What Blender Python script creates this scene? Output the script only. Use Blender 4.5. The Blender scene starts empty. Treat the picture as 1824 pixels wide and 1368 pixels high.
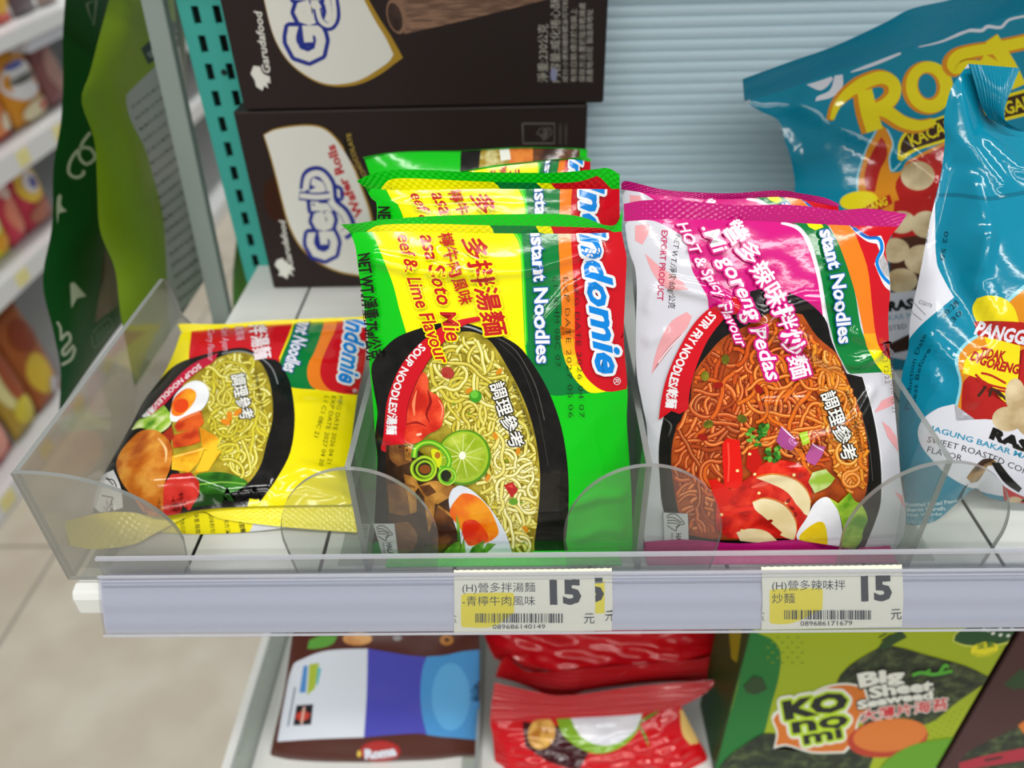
import bpy, bmesh, math, random
import numpy as np
from mathutils import Vector, Matrix

# ------------------------------------------------------------------ camera, light, exposure
# frame of the place: x along the shelf, y into the shelf, z up; the shelf board's top is z = 0, the shop floor z = -0.9
SC = bpy.context.scene
COL = SC.collection
FPX, PITCH, YAW, ROLL = 1394.12, .633987, -.0241427, .0273296     # focal length in pixels of an 1824 px wide frame
CAM = np.array([0.0, -.211, .2459])
FW = np.array([math.sin(YAW)*math.cos(PITCH), math.cos(YAW)*math.cos(PITCH), -math.sin(PITCH)])
_r = np.array([math.cos(YAW), -math.sin(YAW), 0.0]); _d = np.cross(FW, _r)
_c, _s = math.cos(ROLL), math.sin(ROLL)
RT = _c*_r + _s*_d; DN = _c*_d - _s*_r
cd = bpy.data.cameras.new('camera'); cam = bpy.data.objects.new('camera', cd); COL.objects.link(cam)
cd.sensor_width = 36; cd.lens = FPX*36/1824; cd.clip_start = .01; cd.clip_end = 60
cam.matrix_world = Matrix(((RT[0], -DN[0], -FW[0], CAM[0]), (RT[1], -DN[1], -FW[1], CAM[1]), (RT[2], -DN[2], -FW[2], CAM[2]), (0, 0, 0, 1)))
cd.dof.use_dof = True; cd.dof.focus_distance = .285; cd.dof.aperture_fstop = 8.0
SC.camera = cam

w = bpy.data.worlds.new('shop_air'); SC.world = w; w.use_nodes = True
bg = w.node_tree.nodes['Background']; bg.inputs[0].default_value = (.93, .97, 1, 1); bg.inputs[1].default_value = .24

def tube_light(loc, sx, sy, power, rot=(0, 0, 0), color=(1, .985, .95)):
    l = bpy.data.lights.new('ceiling_tube', 'AREA'); l.shape = 'RECTANGLE'; l.size = sx; l.size_y = sy; l.energy = power; l.color = color
    o = bpy.data.objects.new('ceiling_tube', l); o.location = loc; o.rotation_euler = rot; COL.objects.link(o); return o
for (lx, ly) in ((-.9, -.75), (.75, -.75)): tube_light((lx, ly, 1.75), 1.3, .16, 17)
tube_light((-.55, 2.9, 1.75), .2, 2.4, 40)
for (ly, pw) in ((-1.9, 34), (-3.1, 46)): tube_light((.1, ly, 1.75), 3.0, .10, pw)  # rows added farther down the shop so film creases catch highlights

SC.view_settings.view_transform = 'Standard'; SC.view_settings.look = 'None'
SC.view_settings.exposure = .08; SC.view_settings.gamma = 1; SC.view_settings.use_curve_mapping = False
SC.cycles.transparent_max_bounces = 24; SC.cycles.max_bounces = 8
SC.cycles.sample_clamp_indirect = 4.0

# ------------------------------------------------------------------ geometry of sight lines (used for measuring the place)
def ray(u, v): return FW + RT*((u-912)/FPX) + DN*((v-684)/FPX)
def on_plane(u, v, o, n):
    d = ray(u, v); t = np.dot(np.asarray(o)-CAM, n)/np.dot(d, n); return CAM + t*d
def on_axis(u, v, ax, val):
    d = ray(u, v); return CAM + d*((val-CAM[ax])/d[ax])
def project(P):
    q = P - CAM; z = q@FW; return np.stack([912+FPX*(q@RT)/z, 684+FPX*(q@DN)/z], -1)

# ------------------------------------------------------------------ materials
def lin(h):
    h = h.lstrip('#'); v = [int(h[i:i+2], 16)/255 for i in (0, 2, 4)]
    return tuple(c/12.92 if c <= .04045 else ((c+.055)/1.055)**2.4 for c in v) + (1,)
_M = {}
def mat(hexc, finish='film', name=None):
    """film: glossy printed film with a fine crinkle; card: printed carton; matte; paper; metal."""
    key = (hexc, finish)
    if key in _M: return _M[key]
    m = bpy.data.materials.new(name or 'printed_'+finish); m.use_nodes = True; nt = m.node_tree; b = nt.nodes['Principled BSDF']
    b.inputs['Base Color'].default_value = lin(hexc)
    rough, spec, bump, scale = {'film': (.11, .45, .05, 190), 'softfilm': (.33, .35, .08, 120), 'card': (.45, .22, .02, 400), 'matte': (.6, .3, 0, 1), 'paper': (.7, .25, 0, 1),
                                'gloss': (.12, .5, 0, 1), 'metal': (.35, .5, 0, 1)}[finish]
    b.inputs['Roughness'].default_value = rough; b.inputs['Specular IOR Level'].default_value = spec
    if bump:
        tc = nt.nodes.new('ShaderNodeTexCoord'); nz = nt.nodes.new('ShaderNodeTexNoise'); nz.inputs['Scale'].default_value = scale; nz.inputs['Detail'].default_value = 3
        bp = nt.nodes.new('ShaderNodeBump'); bp.inputs['Strength'].default_value = bump; bp.inputs['Distance'].default_value = .002
        nt.links.new(tc.outputs['Object'], nz.inputs['Vector']); nt.links.new(nz.outputs['Fac'], bp.inputs['Height']); nt.links.new(bp.outputs['Normal'], b.inputs['Normal'])
    _M[key] = m; return m
def mottled(h1, h2, scale=250, finish='film', lo=.4, hi=.62, h3=None, detail=4, name='printed_food', stretch=None):
    """a printed photograph of food or stone: noise between two or three colours"""
    key = (h1, h2, h3, scale, finish, lo, hi, stretch)
    if key in _M: return _M[key]
    m = mat(h1, finish, None).copy(); m.name = name; nt = m.node_tree; b = nt.nodes['Principled BSDF']
    tc = nt.nodes.new('ShaderNodeTexCoord'); nz = nt.nodes.new('ShaderNodeTexNoise'); nz.inputs['Scale'].default_value = scale; nz.inputs['Detail'].default_value = detail
    cr = nt.nodes.new('ShaderNodeValToRGB'); e = cr.color_ramp.elements
    e[0].position = lo; e[0].color = lin(h1); e[1].position = hi; e[1].color = lin(h2)
    if h3: x = e.new((lo+hi)/2); x.color = lin(h3)
    if stretch:
        mp = nt.nodes.new('ShaderNodeMapping'); mp.inputs['Scale'].default_value = stretch
        nt.links.new(tc.outputs['Object'], mp.inputs['Vector']); nt.links.new(mp.outputs[0], nz.inputs['Vector'])
    else: nt.links.new(tc.outputs['Object'], nz.inputs['Vector'])
    nt.links.new(nz.outputs['Fac'], cr.inputs['Fac']); nt.links.new(cr.outputs['Color'], b.inputs['Base Color'])
    _M[key] = m; return m
def clear(name, tint='F4F6F5', haze=.04, hazecol='C9CDCB', gloss=1.0, rough=.04):
    """clear plastic sheet: mostly transmits, reflects by Fresnel, with a little dusty haze"""
    m = bpy.data.materials.new(name); m.use_nodes = True; nt = m.node_tree; nt.nodes.remove(nt.nodes['Principled BSDF']); out = nt.nodes['Material Output']
    tr = nt.nodes.new('ShaderNodeBsdfTransparent'); tr.inputs[0].default_value = lin(tint)
    gl = nt.nodes.new('ShaderNodeBsdfGlossy'); gl.inputs['Roughness'].default_value = rough
    df = nt.nodes.new('ShaderNodeBsdfDiffuse'); df.inputs[0].default_value = lin(hazecol)
    m1 = nt.nodes.new('ShaderNodeMixShader'); m1.inputs[0].default_value = haze
    nt.links.new(tr.outputs[0], m1.inputs[1]); nt.links.new(df.outputs[0], m1.inputs[2])
    lw = nt.nodes.new('ShaderNodeLayerWeight'); lw.inputs['Blend'].default_value = .5
    pw = nt.nodes.new('ShaderNodeMath'); pw.operation = 'POWER'; pw.inputs[1].default_value = 4; nt.links.new(lw.outputs['Facing'], pw.inputs[0])
    mu = nt.nodes.new('ShaderNodeMath'); mu.operation = 'MULTIPLY_ADD'; mu.inputs[1].default_value = .75*gloss; mu.inputs[2].default_value = .035*gloss; nt.links.new(pw.outputs[0], mu.inputs[0])
    m2 = nt.nodes.new('ShaderNodeMixShader'); nt.links.new(mu.outputs[0], m2.inputs[0]); nt.links.new(m1.outputs[0], m2.inputs[1]); nt.links.new(gl.outputs[0], m2.inputs[2])
    nt.links.new(m2.outputs[0], out.inputs['Surface']); return m

# ------------------------------------------------------------------ objects
def tag(o, label=None, cat=None, group=None, kind=None):
    for k, v in (('label', label), ('category', cat), ('group', group), ('kind', kind)):
        if v: o[k] = v
    return o
def empty(name, loc, label=None, cat=None, group=None):
    o = bpy.data.objects.new(name, None); COL.objects.link(o); o.location = loc; o.empty_display_size = .02
    return tag(o, label, cat, group)
def link(name, me, parent=None):
    o = bpy.data.objects.new(name, me); COL.objects.link(o)
    if parent is not None:
        o.parent = parent; o.matrix_parent_inverse = Matrix.Translation(parent.location).inverted()
    return o
class MB:
    """collects shapes in world space and links them as ONE mesh object"""
    def __init__(s): s.v, s.f, s.m, s.mats, s.sm = [], [], [], [], []
    def mi(s, m):
        if m not in s.mats: s.mats.append(m)
        return s.mats.index(m)
    def add(s, vs, fs, m, smooth=False):
        b = len(s.v); i = s.mi(m); s.v += [tuple(map(float, p)) for p in vs]
        for f in fs: s.f.append([b+k for k in f]); s.m.append(i); s.sm.append(smooth)
        return s
    def box(s, x0, x1, y0, y1, z0, z1, m):
        vs = [(x, y, z) for z in (z0, z1) for y in (y0, y1) for x in (x0, x1)]
        return s.add(vs, [(0, 2, 3, 1), (4, 5, 7, 6), (0, 1, 5, 4), (1, 3, 7, 5), (3, 2, 6, 7), (2, 0, 4, 6)], m)
    def prism(s, prof, a0, a1, m, axis=0, edge=None):
        """closed profile (list of 2D points on the other two axes) pushed from a0 to a1 along an axis"""
        n = len(prof)
        def P(a, p):
            q = [p[0], p[1]]; q.insert(axis, a); return q
        vs = [P(a0, p) for p in prof] + [P(a1, p) for p in prof]
        s.add(vs, [tuple(range(n))[::-1], tuple(range(n, 2*n))], m)
        return s.add(vs, [(i, (i+1) % n, n+(i+1) % n, n+i) for i in range(n)], edge or m)
    def build(s, name, parent=None, bevel=0):
        me = bpy.data.meshes.new(name); me.from_pydata(s.v, [], s.f)
        for m in s.mats: me.materials.append(m)
        me.polygons.foreach_set('material_index', s.m); me.polygons.foreach_set('use_smooth', s.sm)
        bm = bmesh.new(); bm.from_mesh(me)
        bmesh.ops.remove_doubles(bm, verts=bm.verts, dist=1e-6); bmesh.ops.recalc_face_normals(bm, faces=bm.faces); bm.to_mesh(me); bm.free()
        me.update(); o = link(name, me, parent)
        if bevel:
            b = o.modifiers.new('edge', 'BEVEL'); b.width = bevel; b.segments = 2; b.limit_method = 'ANGLE'
        return o

# ------------------------------------------------------------------ 2D drawing of printed artwork
def spline(pts, closed=False, n=8):
    p = [np.array(q, float) for q in pts]; N = len(p); out = []
    for i in range(N if closed else N-1):
        if closed: a, b, c, d = p[i-1], p[i], p[(i+1) % N], p[(i+2) % N]
        else: a, b, c, d = p[max(i-1, 0)], p[i], p[i+1], p[min(i+2, N-1)]
        for k in range(n):
            t = k/n; out.append(.5*((2*b)+(c-a)*t+(2*a-5*b+4*c-d)*t*t+(3*b-a-3*c+d)*t**3))
    if not closed: out.append(p[-1])
    return np.array(out)
def rounded(pts, n=4, corner=48):
    """closed outline: gentle bends become curves, sharp corners stay"""
    p = [np.array(q, float) for q in pts]; p = [q for i, q in enumerate(p) if np.linalg.norm(q-p[i-1]) > 1e-6]; N = len(p); sharp = []
    for i in range(N):
        a, b = p[i]-p[i-1], p[(i+1) % N]-p[i]; c = np.dot(a, b)/(np.linalg.norm(a)*np.linalg.norm(b)); sharp.append(c < math.cos(math.radians(corner)))
    out = []
    for i in range(N):
        j = (i+1) % N; b, c = p[i], p[j]; L = np.linalg.norm(c-b)
        def tan(k):
            if sharp[k]: return (c-b)/L
            t = p[(k+1) % N]-p[k-1]; return t/np.linalg.norm(t)
        t0, t1 = tan(i)*L, tan(j)*L
        if sharp[i] and sharp[j]: out.append(b); continue
        for k in range(n):
            t = k/n; out.append((2*t**3-3*t*t+1)*b+(t**3-2*t*t+t)*t0+(3*t*t-2*t**3)*c+(t**3-t*t)*t1)
    return np.array(out)
def resample(pts, n):
    p = np.asarray(pts, float); s = np.r_[0, np.cumsum(np.linalg.norm(np.diff(p, axis=0), axis=1))]; t = np.linspace(0, s[-1], n)
    return np.stack([np.interp(t, s, p[:, k]) for k in range(p.shape[1])], -1)
def cut2d(vs, fs, step):
    """cut flat faces along a square lattice so that they can follow a curved surface"""
    bm = bmesh.new(); bv = [bm.verts.new((p[0], p[1], 0)) for p in vs]
    for f in fs:
        if len(set(f)) > 2:
            try: bm.faces.new([bv[i] for i in f])
            except ValueError: pass
    if len(bm.faces):
        bmesh.ops.triangulate(bm, faces=[f for f in bm.faces if len(f.verts) > 3])
        a = np.array(vs); lo, hi = a.min(0), a.max(0)
        for ax in (0, 1):
            for k in range(int(math.floor(lo[ax]/step))+1, int(math.ceil(hi[ax]/step))):
                co = [0, 0, 0]; no = [0, 0, 0]; co[ax] = k*step; no[ax] = 1
                fs_ = [f for f in bm.faces if min(v.co[ax] for v in f.verts) < k*step < max(v.co[ax] for v in f.verts)]
                if fs_:
                    g = fs_ + list({e for f in fs_ for e in f.edges}) + list({v for f in fs_ for v in f.verts})
                    bmesh.ops.bisect_plane(bm, geom=g, plane_co=co, plane_no=no, dist=1e-5)
    bm.verts.index_update(); V = [(v.co.x, v.co.y) for v in bm.verts]; F = [[v.index for v in f.verts] for f in bm.faces]; bm.free(); return V, F
_fc = bpy.data.curves.new('lettering', 'FONT'); _fo = bpy.data.objects.new('lettering', _fc)
_T = {}
def glyphs(body, bold=0.0, shear=0.0, spacing=1.0):
    key = (body, bold, shear, spacing)
    if key not in _T:
        if _fo.name not in COL.objects: COL.objects.link(_fo)
        _fc.body = body; _fc.offset = bold; _fc.shear = shear; _fc.resolution_u = 2; _fc.fill_mode = 'FRONT'; _fc.space_character = spacing
        _fo.update_tag(); bpy.context.view_layer.update(); me = _fo.evaluated_get(bpy.context.evaluated_depsgraph_get()).to_mesh()
        _T[key] = (np.array([v.co[:2] for v in me.vertices]).reshape(-1, 2), [list(p.vertices) for p in me.polygons])
        _fo.to_mesh_clear()
    return _T[key]
class Art:
    """printed artwork in flat sheet coordinates, painted in order; later shapes lie above earlier ones"""
    def __init__(s, step=12, unit=4e-6): s.items = []; s.step = step; s.z = 2e-5; s.unit = unit
    def put(s, vs, fs, m, dz=None):
        s.z += s.unit if dz is None else dz
        s.items.append((np.asarray(vs, float).reshape(-1, 2), fs, m, s.z))
    def triangles(s, upto=None):
        U, T, M, Z = [], [], [], []; s.mats = []; o = 0
        for (v, fs, m, z) in s.items:
            if upto and v[:, 1].min() > upto: continue
            if m not in s.mats: s.mats.append(m)
            mi = s.mats.index(m); U.append(v)
            for f in fs:
                for k in range(1, len(f)-1):
                    a, b, c = f[0], f[k], f[k+1]
                    if (v[b][0]-v[a][0])*(v[c][1]-v[a][1])-(v[c][0]-v[a][0])*(v[b][1]-v[a][1]) > 0: b, c = c, b
                    T.append((a+o, b+o, c+o)); M.append(mi); Z.append(z)
            o += len(v)
        return np.concatenate(U), np.array(T), np.array(M), np.array(Z)
    def poly(s, m, pts, smooth=False, closed=True, n=6):
        p = spline(pts, closed, n) if smooth else (rounded(pts) if len(pts) > 5 else np.array(pts, float))
        V, F = cut2d(p, [list(range(len(p)))], s.step); s.put(V, F, m); return s
    def ellipse(s, m, c, rx, ry, rot=0, n=28):
        t = np.linspace(0, 2*math.pi, n, endpoint=False); x, y = rx*np.cos(t), ry*np.sin(t); c_, s_ = math.cos(rot), math.sin(rot)
        return s.poly(m, np.stack([c[0]+x*c_-y*s_, c[1]+x*s_+y*c_], -1))
    def stroke(s, m, pts, w, smooth=True, taper=None, n=6, dz=None):
        p = spline(pts, False, n) if smooth and len(pts) > 2 else np.array(pts, float)
        if len(p) == 2: p = resample(p, max(2, int(np.linalg.norm(p[1]-p[0])/s.step)+2))
        t = np.gradient(p, axis=0); t /= np.linalg.norm(t, axis=1)[:, None]+1e-9; nn = np.stack([-t[:, 1], t[:, 0]], -1)
        ww = np.full(len(p), w/2.0)
        if taper is not None: ww = w/2*np.interp(np.linspace(0, 1, len(p)), np.linspace(0, 1, len(taper)), taper)
        L, R = p+nn*ww[:, None], p-nn*ww[:, None]; k = len(p)
        s.put(np.r_[L, R], [[i, i+1, k+i+1, k+i] for i in range(k-1)], m, dz); return s
    def text(s, m, body, path, size, bold=.0, shear=0.0, fit=True, outline=None, spacing=1.0, cut=None):
        """lettering whose baseline follows PATH; SIZE is the height of a capital; OUTLINE = [(material, extra boldness), ...] drawn beneath"""
        P = np.array(path, float); P = spline(P, False, 10) if len(P) > 2 else P
        seg = np.r_[0, np.cumsum(np.linalg.norm(np.diff(P, axis=0), axis=1))]; L = seg[-1]
        cjk = any(ord(ch) > 0x2e80 for ch in body)          # dense characters are thickened by restamping, Latin ones by offsetting the outline
        v0, _ = glyphs(body, 0 if cjk else bold, shear, spacing); x0, x1 = v0[:, 0].min(), v0[:, 0].max(); k = L/(x1-x0) if fit else size/.72
        passes = []
        for (mm, bb) in (outline or []) + [(m, bold)]:
            if cjk:
                r = max(bb, 0); passes += [(mm, 0, r*math.cos(t*.785), r*math.sin(t*.785)) for t in (range(8) if r > .05 else range(0, 8, 2))] if r > .006 else [(mm, 0, 0, 0)]
            elif bb > bold+.05: passes += [(mm, bold, (bb-bold)*math.cos(t*.5236), (bb-bold)*math.sin(t*.5236)) for t in range(12)]
            else: passes.append((mm, bb, 0, 0))
        last = None
        for (mm, bb, ox, oy) in passes:
            v, f = glyphs(body, bb, shear, spacing)
            if not len(v): continue
            X = (v[:, 0]-x0)*k+ox*size/.72; Y = v[:, 1]*size/.72+oy*size/.72
            V, F = cut2d(np.stack([X, Y], -1), f, cut or s.step*1.3); V = np.array(V)
            if not len(V): continue
            X, Y = V[:, 0], V[:, 1]
            i = np.clip(np.searchsorted(seg, X)-1, 0, len(P)-2); d = P[i+1]-P[i]; l = np.linalg.norm(d, axis=1)[:, None]; d = d/l
            B = P[i]+d*(X-seg[i])[:, None]; up = np.stack([d[:, 1], -d[:, 0]], -1)
            s.put(B+up*Y[:, None], F, mm, 6e-6 if mm is not last else 5e-7); last = mm
        return s
    def noodles(s, region, sets, count, length, width, seed=1, curl=.32, stepl=4.6, dark=None, light=True):
        """curly printed noodles inside a polygon; SETS = [(shadow, body, highlight), ...]"""
        R = random.Random(seed); reg = np.array(region, float); lo, hi = reg.min(0), reg.max(0)
        def inside(p):
            c = False; j = len(reg)-1
            for i in range(len(reg)):
                if (reg[i][1] > p[1]) != (reg[j][1] > p[1]) and p[0] < (reg[j][0]-reg[i][0])*(p[1]-reg[i][1])/(reg[j][1]-reg[i][1])+reg[i][0]: c = not c
                j = i
            return c
        k = 0; tries = 0
        while k < count and tries < count*30:
            tries += 1; p = np.array([R.uniform(lo[0], hi[0]), R.uniform(lo[1], hi[1])])
            if not inside(p): continue
            a = R.uniform(0, 6.28); c = R.choice((-1, 1))*R.uniform(.4, 1)*curl; pts = [p]; ln = R.uniform(.5, 1)*length
            for i in range(int(ln/stepl)):
                if R.random() < .13: c = -c*R.uniform(.6, 1.2)
                a += c*stepl/3.2+R.uniform(-.12, .12); q = pts[-1]+stepl*np.array([math.cos(a), math.sin(a)])
                if not inside(q): break
                pts.append(q)
            if len(pts) < 6: continue
            k += 1; P = np.array(pts); sh, bd, hl = R.choice(sets); w_ = width*R.uniform(.85, 1.1)
            s.stroke(sh, P, w_*1.45, smooth=False, dz=1.5e-6); s.stroke(bd, P, w_, smooth=False, dz=1e-6)
            if light and k % 3: s.stroke(hl, P+np.array([w_*.12, -w_*.14]), w_*.34, smooth=False, dz=1e-6)
        return s

# ------------------------------------------------------------------ curved sheets
def waves(seed, amp, lam, n=7):
    R = np.random.RandomState(seed); th = R.uniform(0, math.pi, n); ph = R.uniform(0, 6.28, n); k = 2*math.pi/(lam*R.uniform(.6, 1.6, n))
    return lambda x, y: amp*sum(np.sin(k[i]*(x*math.cos(th[i])+y*math.sin(th[i]))+ph[i]) for i in range(n))/math.sqrt(n)
def ridge(px_pts, amp, width):
    """a crease in the film along a polyline given in sheet coordinates"""
    P = np.array(px_pts, float)
    def f(U):
        best = np.full(len(U), 1e9)
        for a, b in zip(P[:-1], P[1:]):
            d = b-a; t = np.clip(((U-a)@d)/(d@d), 0, 1); best = np.minimum(best, np.linalg.norm(U-(a+t[:, None]*d), axis=1))
        return amp*np.exp(-(best/width)**2)
    return f
def split_on_grid(V, T, nx, ny):
    """cut triangles in (a, b) along the lattice of a sheet, diagonals too, so that printing lies exactly on its facets"""
    T = np.asarray(T); own = np.arange(len(T)); eps = 1e-4
    for ax in range(3):
        C = (V[:, 0]*nx, V[:, 1]*ny, V[:, 0]*nx+V[:, 1]*ny)[ax]
        for _ in range(400):
            c = C[T]; lo = np.floor(c.min(1)+eps); hi = np.ceil(c.max(1)-eps); x = np.nonzero(hi-lo > 1)[0]
            if not len(x): break
            k = np.clip(np.round((c[x].min(1)+c[x].max(1))/2), lo[x]+1, hi[x]-1); d = c[x]-k[:, None]; t = T[x]
            sg = np.where(np.abs(d) < eps, 0, np.sign(d)); zero = (sg == 0).any(1); keep = np.ones(len(T), bool); keep[x] = False; newT, newO = [T[keep]], [own[keep]]
            def mix(i, j, di, dj):
                nonlocal V, C
                w = (di/(di-dj))[:, None]; p = V[i]*(1-w)+V[j]*w; b0 = len(V); V = np.concatenate([V, p]); C = np.concatenate([C, (p[:, 0]*nx, p[:, 1]*ny, p[:, 0]*nx+p[:, 1]*ny)[ax]]); return np.arange(b0, len(V))
            z = np.nonzero(zero)[0]
            if len(z):
                r = np.argmax(sg[z] == 0, 1); tz = np.stack([t[z, (r+q) % 3] for q in range(3)], 1); dz = np.stack([d[z, (r+q) % 3] for q in range(3)], 1)
                p = mix(tz[:, 1], tz[:, 2], dz[:, 1], dz[:, 2]); newT += [np.stack([tz[:, 0], tz[:, 1], p], 1), np.stack([tz[:, 0], p, tz[:, 2]], 1)]; newO += [own[x[z]]]*2
            z = np.nonzero(~zero)[0]
            if len(z):
                lone = np.where(sg[z].sum(1)[:, None] < 0, sg[z] > 0, sg[z] < 0); r = np.argmax(lone, 1)
                tz = np.stack([t[z, (r+q) % 3] for q in range(3)], 1); dz = np.stack([d[z, (r+q) % 3] for q in range(3)], 1)
                p = mix(tz[:, 0], tz[:, 1], dz[:, 0], dz[:, 1]); q_ = mix(tz[:, 0], tz[:, 2], dz[:, 0], dz[:, 2])
                newT += [np.stack([tz[:, 0], p, q_], 1), np.stack([p, tz[:, 1], tz[:, 2]], 1), np.stack([p, tz[:, 2], q_], 1)]; newO += [own[x[z]]]*3
            T = np.concatenate(newT); own = np.concatenate(newO)
    v = V[T]; ar = np.abs((v[:, 1, 0]-v[:, 0, 0])*(v[:, 2, 1]-v[:, 0, 1])-(v[:, 2, 0]-v[:, 0, 0])*(v[:, 1, 1]-v[:, 0, 1])); g = ar > 1e-11
    return V, T[g], own[g]
class Sheet:
    """a film or card panel: four edges that lie in a real plane of the place, filled smoothly and puffed out along the plane's normal.
    top/bottom run left to right, left/right run top to bottom (measured along sight lines to the plane)."""
    def __init__(s, o, n, top, right, bottom, left, height=None, nx=60, ny=80, smooth=True, extra=None):
        s.o = np.array(o, float); s.n = np.array(n, float); s.n /= np.linalg.norm(s.n); s.nx, s.ny = nx, ny
        def E(p, k):
            p = spline(p, False, 8) if smooth and len(p) > 2 else np.array(p, float)
            return resample(np.array([on_plane(q[0], q[1], s.o+s.n*(q[2] if len(q) > 2 else 0), s.n) for q in p]), 160)
        s.T, s.R, s.B, s.L = E(top, nx), E(right, ny), E(bottom, nx), E(left, ny)
        s.T[0] = s.L[0]; s.B[0] = s.L[-1]; s.T[-1] = s.R[0]; s.B[-1] = s.R[-1]
        s.H = height; s.extra = extra or []; s._g = None
        s.W = np.linalg.norm(s.T[-1]-s.T[0]); s.D = np.linalg.norm(s.L[-1]-s.L[0])
    def flat(s, a, b):
        a = np.asarray(a, float); b = np.asarray(b, float); g = np.linspace(0, 1, 160)
        I = lambda C, t: np.stack([np.interp(t, g, C[:, k]) for k in range(3)], -1)
        A, B = a[:, None], b[:, None]
        lin_ = (1-A)*(1-B)*s.L[0]+A*(1-B)*s.R[0]+(1-A)*B*s.L[-1]+A*B*s.R[-1]
        return (1-B)*I(s.T, a)+B*I(s.B, a)+(1-A)*I(s.L, b)+A*I(s.R, b)-lin_
    def P0(s, a, b):
        F = s.flat(a, b)
        if s.H is not None:
            h = s.H(np.asarray(a), np.asarray(b))
            if s.extra:
                U = project(F)
                for e in s.extra: h = h+e(U)*np.clip(np.minimum(np.minimum(a, 1-a), np.minimum(b, 1-b))*25, 0, 1)
            F = F+s.n*h[:, None]
        return F
    def grid(s):
        if getattr(s, '_G', None) is None:
            ga, gb = np.meshgrid(np.linspace(0, 1, s.nx+1), np.linspace(0, 1, s.ny+1)); sh = (s.ny+1, s.nx+1, 3)
            s._G = s.P0(ga.ravel(), gb.ravel()).reshape(sh); s._N = s.N0(ga.ravel(), gb.ravel()).reshape(sh)
        return s._G, s._N
    def bil(s, G, a, b):
        x = np.clip(np.asarray(a), 0, 1)*s.nx; y = np.clip(np.asarray(b), 0, 1)*s.ny
        i = np.minimum(x.astype(int), s.nx-1); j = np.minimum(y.astype(int), s.ny-1); fx = (x-i)[:, None]; fy = (y-j)[:, None]
        g00, g10, g01, g11 = G[j, i], G[j, i+1], G[j+1, i], G[j+1, i+1]
        return np.where(fx+fy <= 1, g00+(g10-g00)*fx+(g01-g00)*fy, g11+(g01-g11)*(1-fx)+(g10-g11)*(1-fy))
    def P(s, a, b): return s.bil(s.grid()[0], a, b)
    def N(s, a, b):
        n = s.bil(s.grid()[1], a, b); return n/(np.linalg.norm(n, axis=1)[:, None]+1e-15)
    def N0(s, a, b):
        e = 2e-3; a = np.asarray(a); b = np.asarray(b); a0, a1 = np.clip(a-e, 0, 1), np.clip(a+e, 0, 1); b0, b1 = np.clip(b-e, 0, 1), np.clip(b+e, 0, 1)
        n = np.cross(s.P0(a1, b)-s.P0(a0, b), s.P0(a, b0)-s.P0(a, b1)); n /= np.linalg.norm(n, axis=1)[:, None]+1e-15; return n*np.sign((n@s.n)+1e-9)[:, None]
    def ab(s, U):
        """sheet coordinates -> (a, b)"""
        if s._g is None:
            g = np.stack(np.meshgrid(np.linspace(0, 1, 33), np.linspace(0, 1, 33)), -1).reshape(-1, 2); s._g = (g, project(s.P(g[:, 0], g[:, 1])))
        g, q = s._g; out = np.empty_like(U)
        for i in range(0, len(U), 4000):
            u = U[i:i+4000]; out[i:i+4000] = g[np.argmin(((u[:, None, :]-q[None])**2).sum(-1), 1)]
        x = out; e = 1.5e-3
        for _ in range(5):
            f = project(s.P(x[:, 0], x[:, 1]))-U; ja = (project(s.P(x[:, 0]+e, x[:, 1]))-f-U)/e; jb = (project(s.P(x[:, 0], x[:, 1]+e))-f-U)/e
            det = ja[:, 0]*jb[:, 1]-ja[:, 1]*jb[:, 0]; det = np.where(np.abs(det) < 1, 1, det)
            dx = (f[:, 0]*jb[:, 1]-f[:, 1]*jb[:, 0])/det; dy = (ja[:, 0]*f[:, 1]-ja[:, 1]*f[:, 0])/det
            x = np.clip(x-np.clip(np.stack([dx, dy], -1), -.06, .06), 0, 1)
        return x
    def build(s, name, base, parent=None, art=None, back=None, backH=None, thick=.0004, like=None, upto=None):
        """links the panel as ONE mesh: front with its printing, and a back (puffed by backH, or a thin film)"""
        nx, ny = s.nx, s.ny; ga, gb = np.meshgrid(np.linspace(0, 1, nx+1), np.linspace(0, 1, ny+1)); ga, gb = ga.ravel(), gb.ravel()
        V = [s.P(ga, gb)]; NN = [s.N(ga, gb)]; mats = [base]; w_ = nx+1; off = len(V[0]); bk = back or base; mats.append(bk)
        k = (np.arange(ny)[:, None]*w_+np.arange(nx)[None]).ravel(); q = np.stack([k, k+w_, k+1, k+1, k+w_, k+w_+1], 1).reshape(-1, 3); F = [q, q[:, ::-1]+off]; Mi = [np.zeros(len(q), int), np.ones(len(q), int)]
        Bv = s.flat(ga, gb)-s.n*backH(ga, gb)[:, None] if backH is not None else V[0]-s.n*thick
        V.append(Bv); NN.append(-NN[0] if backH is None else NN[0]*0-s.n)
        rim = np.array([i for i in range(nx)]+[j*w_+nx for j in range(ny)]+[ny*w_+i for i in range(nx, 0, -1)]+[j*w_ for j in range(ny, 0, -1)]); r2 = np.roll(rim, -1)
        F.append(np.concatenate([np.stack([rim, r2, off+r2], 1), np.stack([rim, off+r2, off+rim], 1)])); Mi.append(np.zeros(len(rim)*2, int)); off += len(Bv)
        if art:
            U, T, M, Z = art.triangles(upto)
            AB = (like or s).ab(U); AB, T, own = split_on_grid(AB, T, nx, ny); M = M[own]; Z = Z[own]
            V2 = AB[T].reshape(-1, 2); n = s.N(V2[:, 0], V2[:, 1]); V.append(s.P(V2[:, 0], V2[:, 1])+n*np.repeat(Z, 3)[:, None]); NN.append(n)
            for m in art.mats:
                if m not in mats: mats.append(m)
            lut = np.array([mats.index(m) for m in art.mats]); Mi.append(lut[M]); F.append(np.arange(len(T)*3).reshape(-1, 3)+off)
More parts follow.
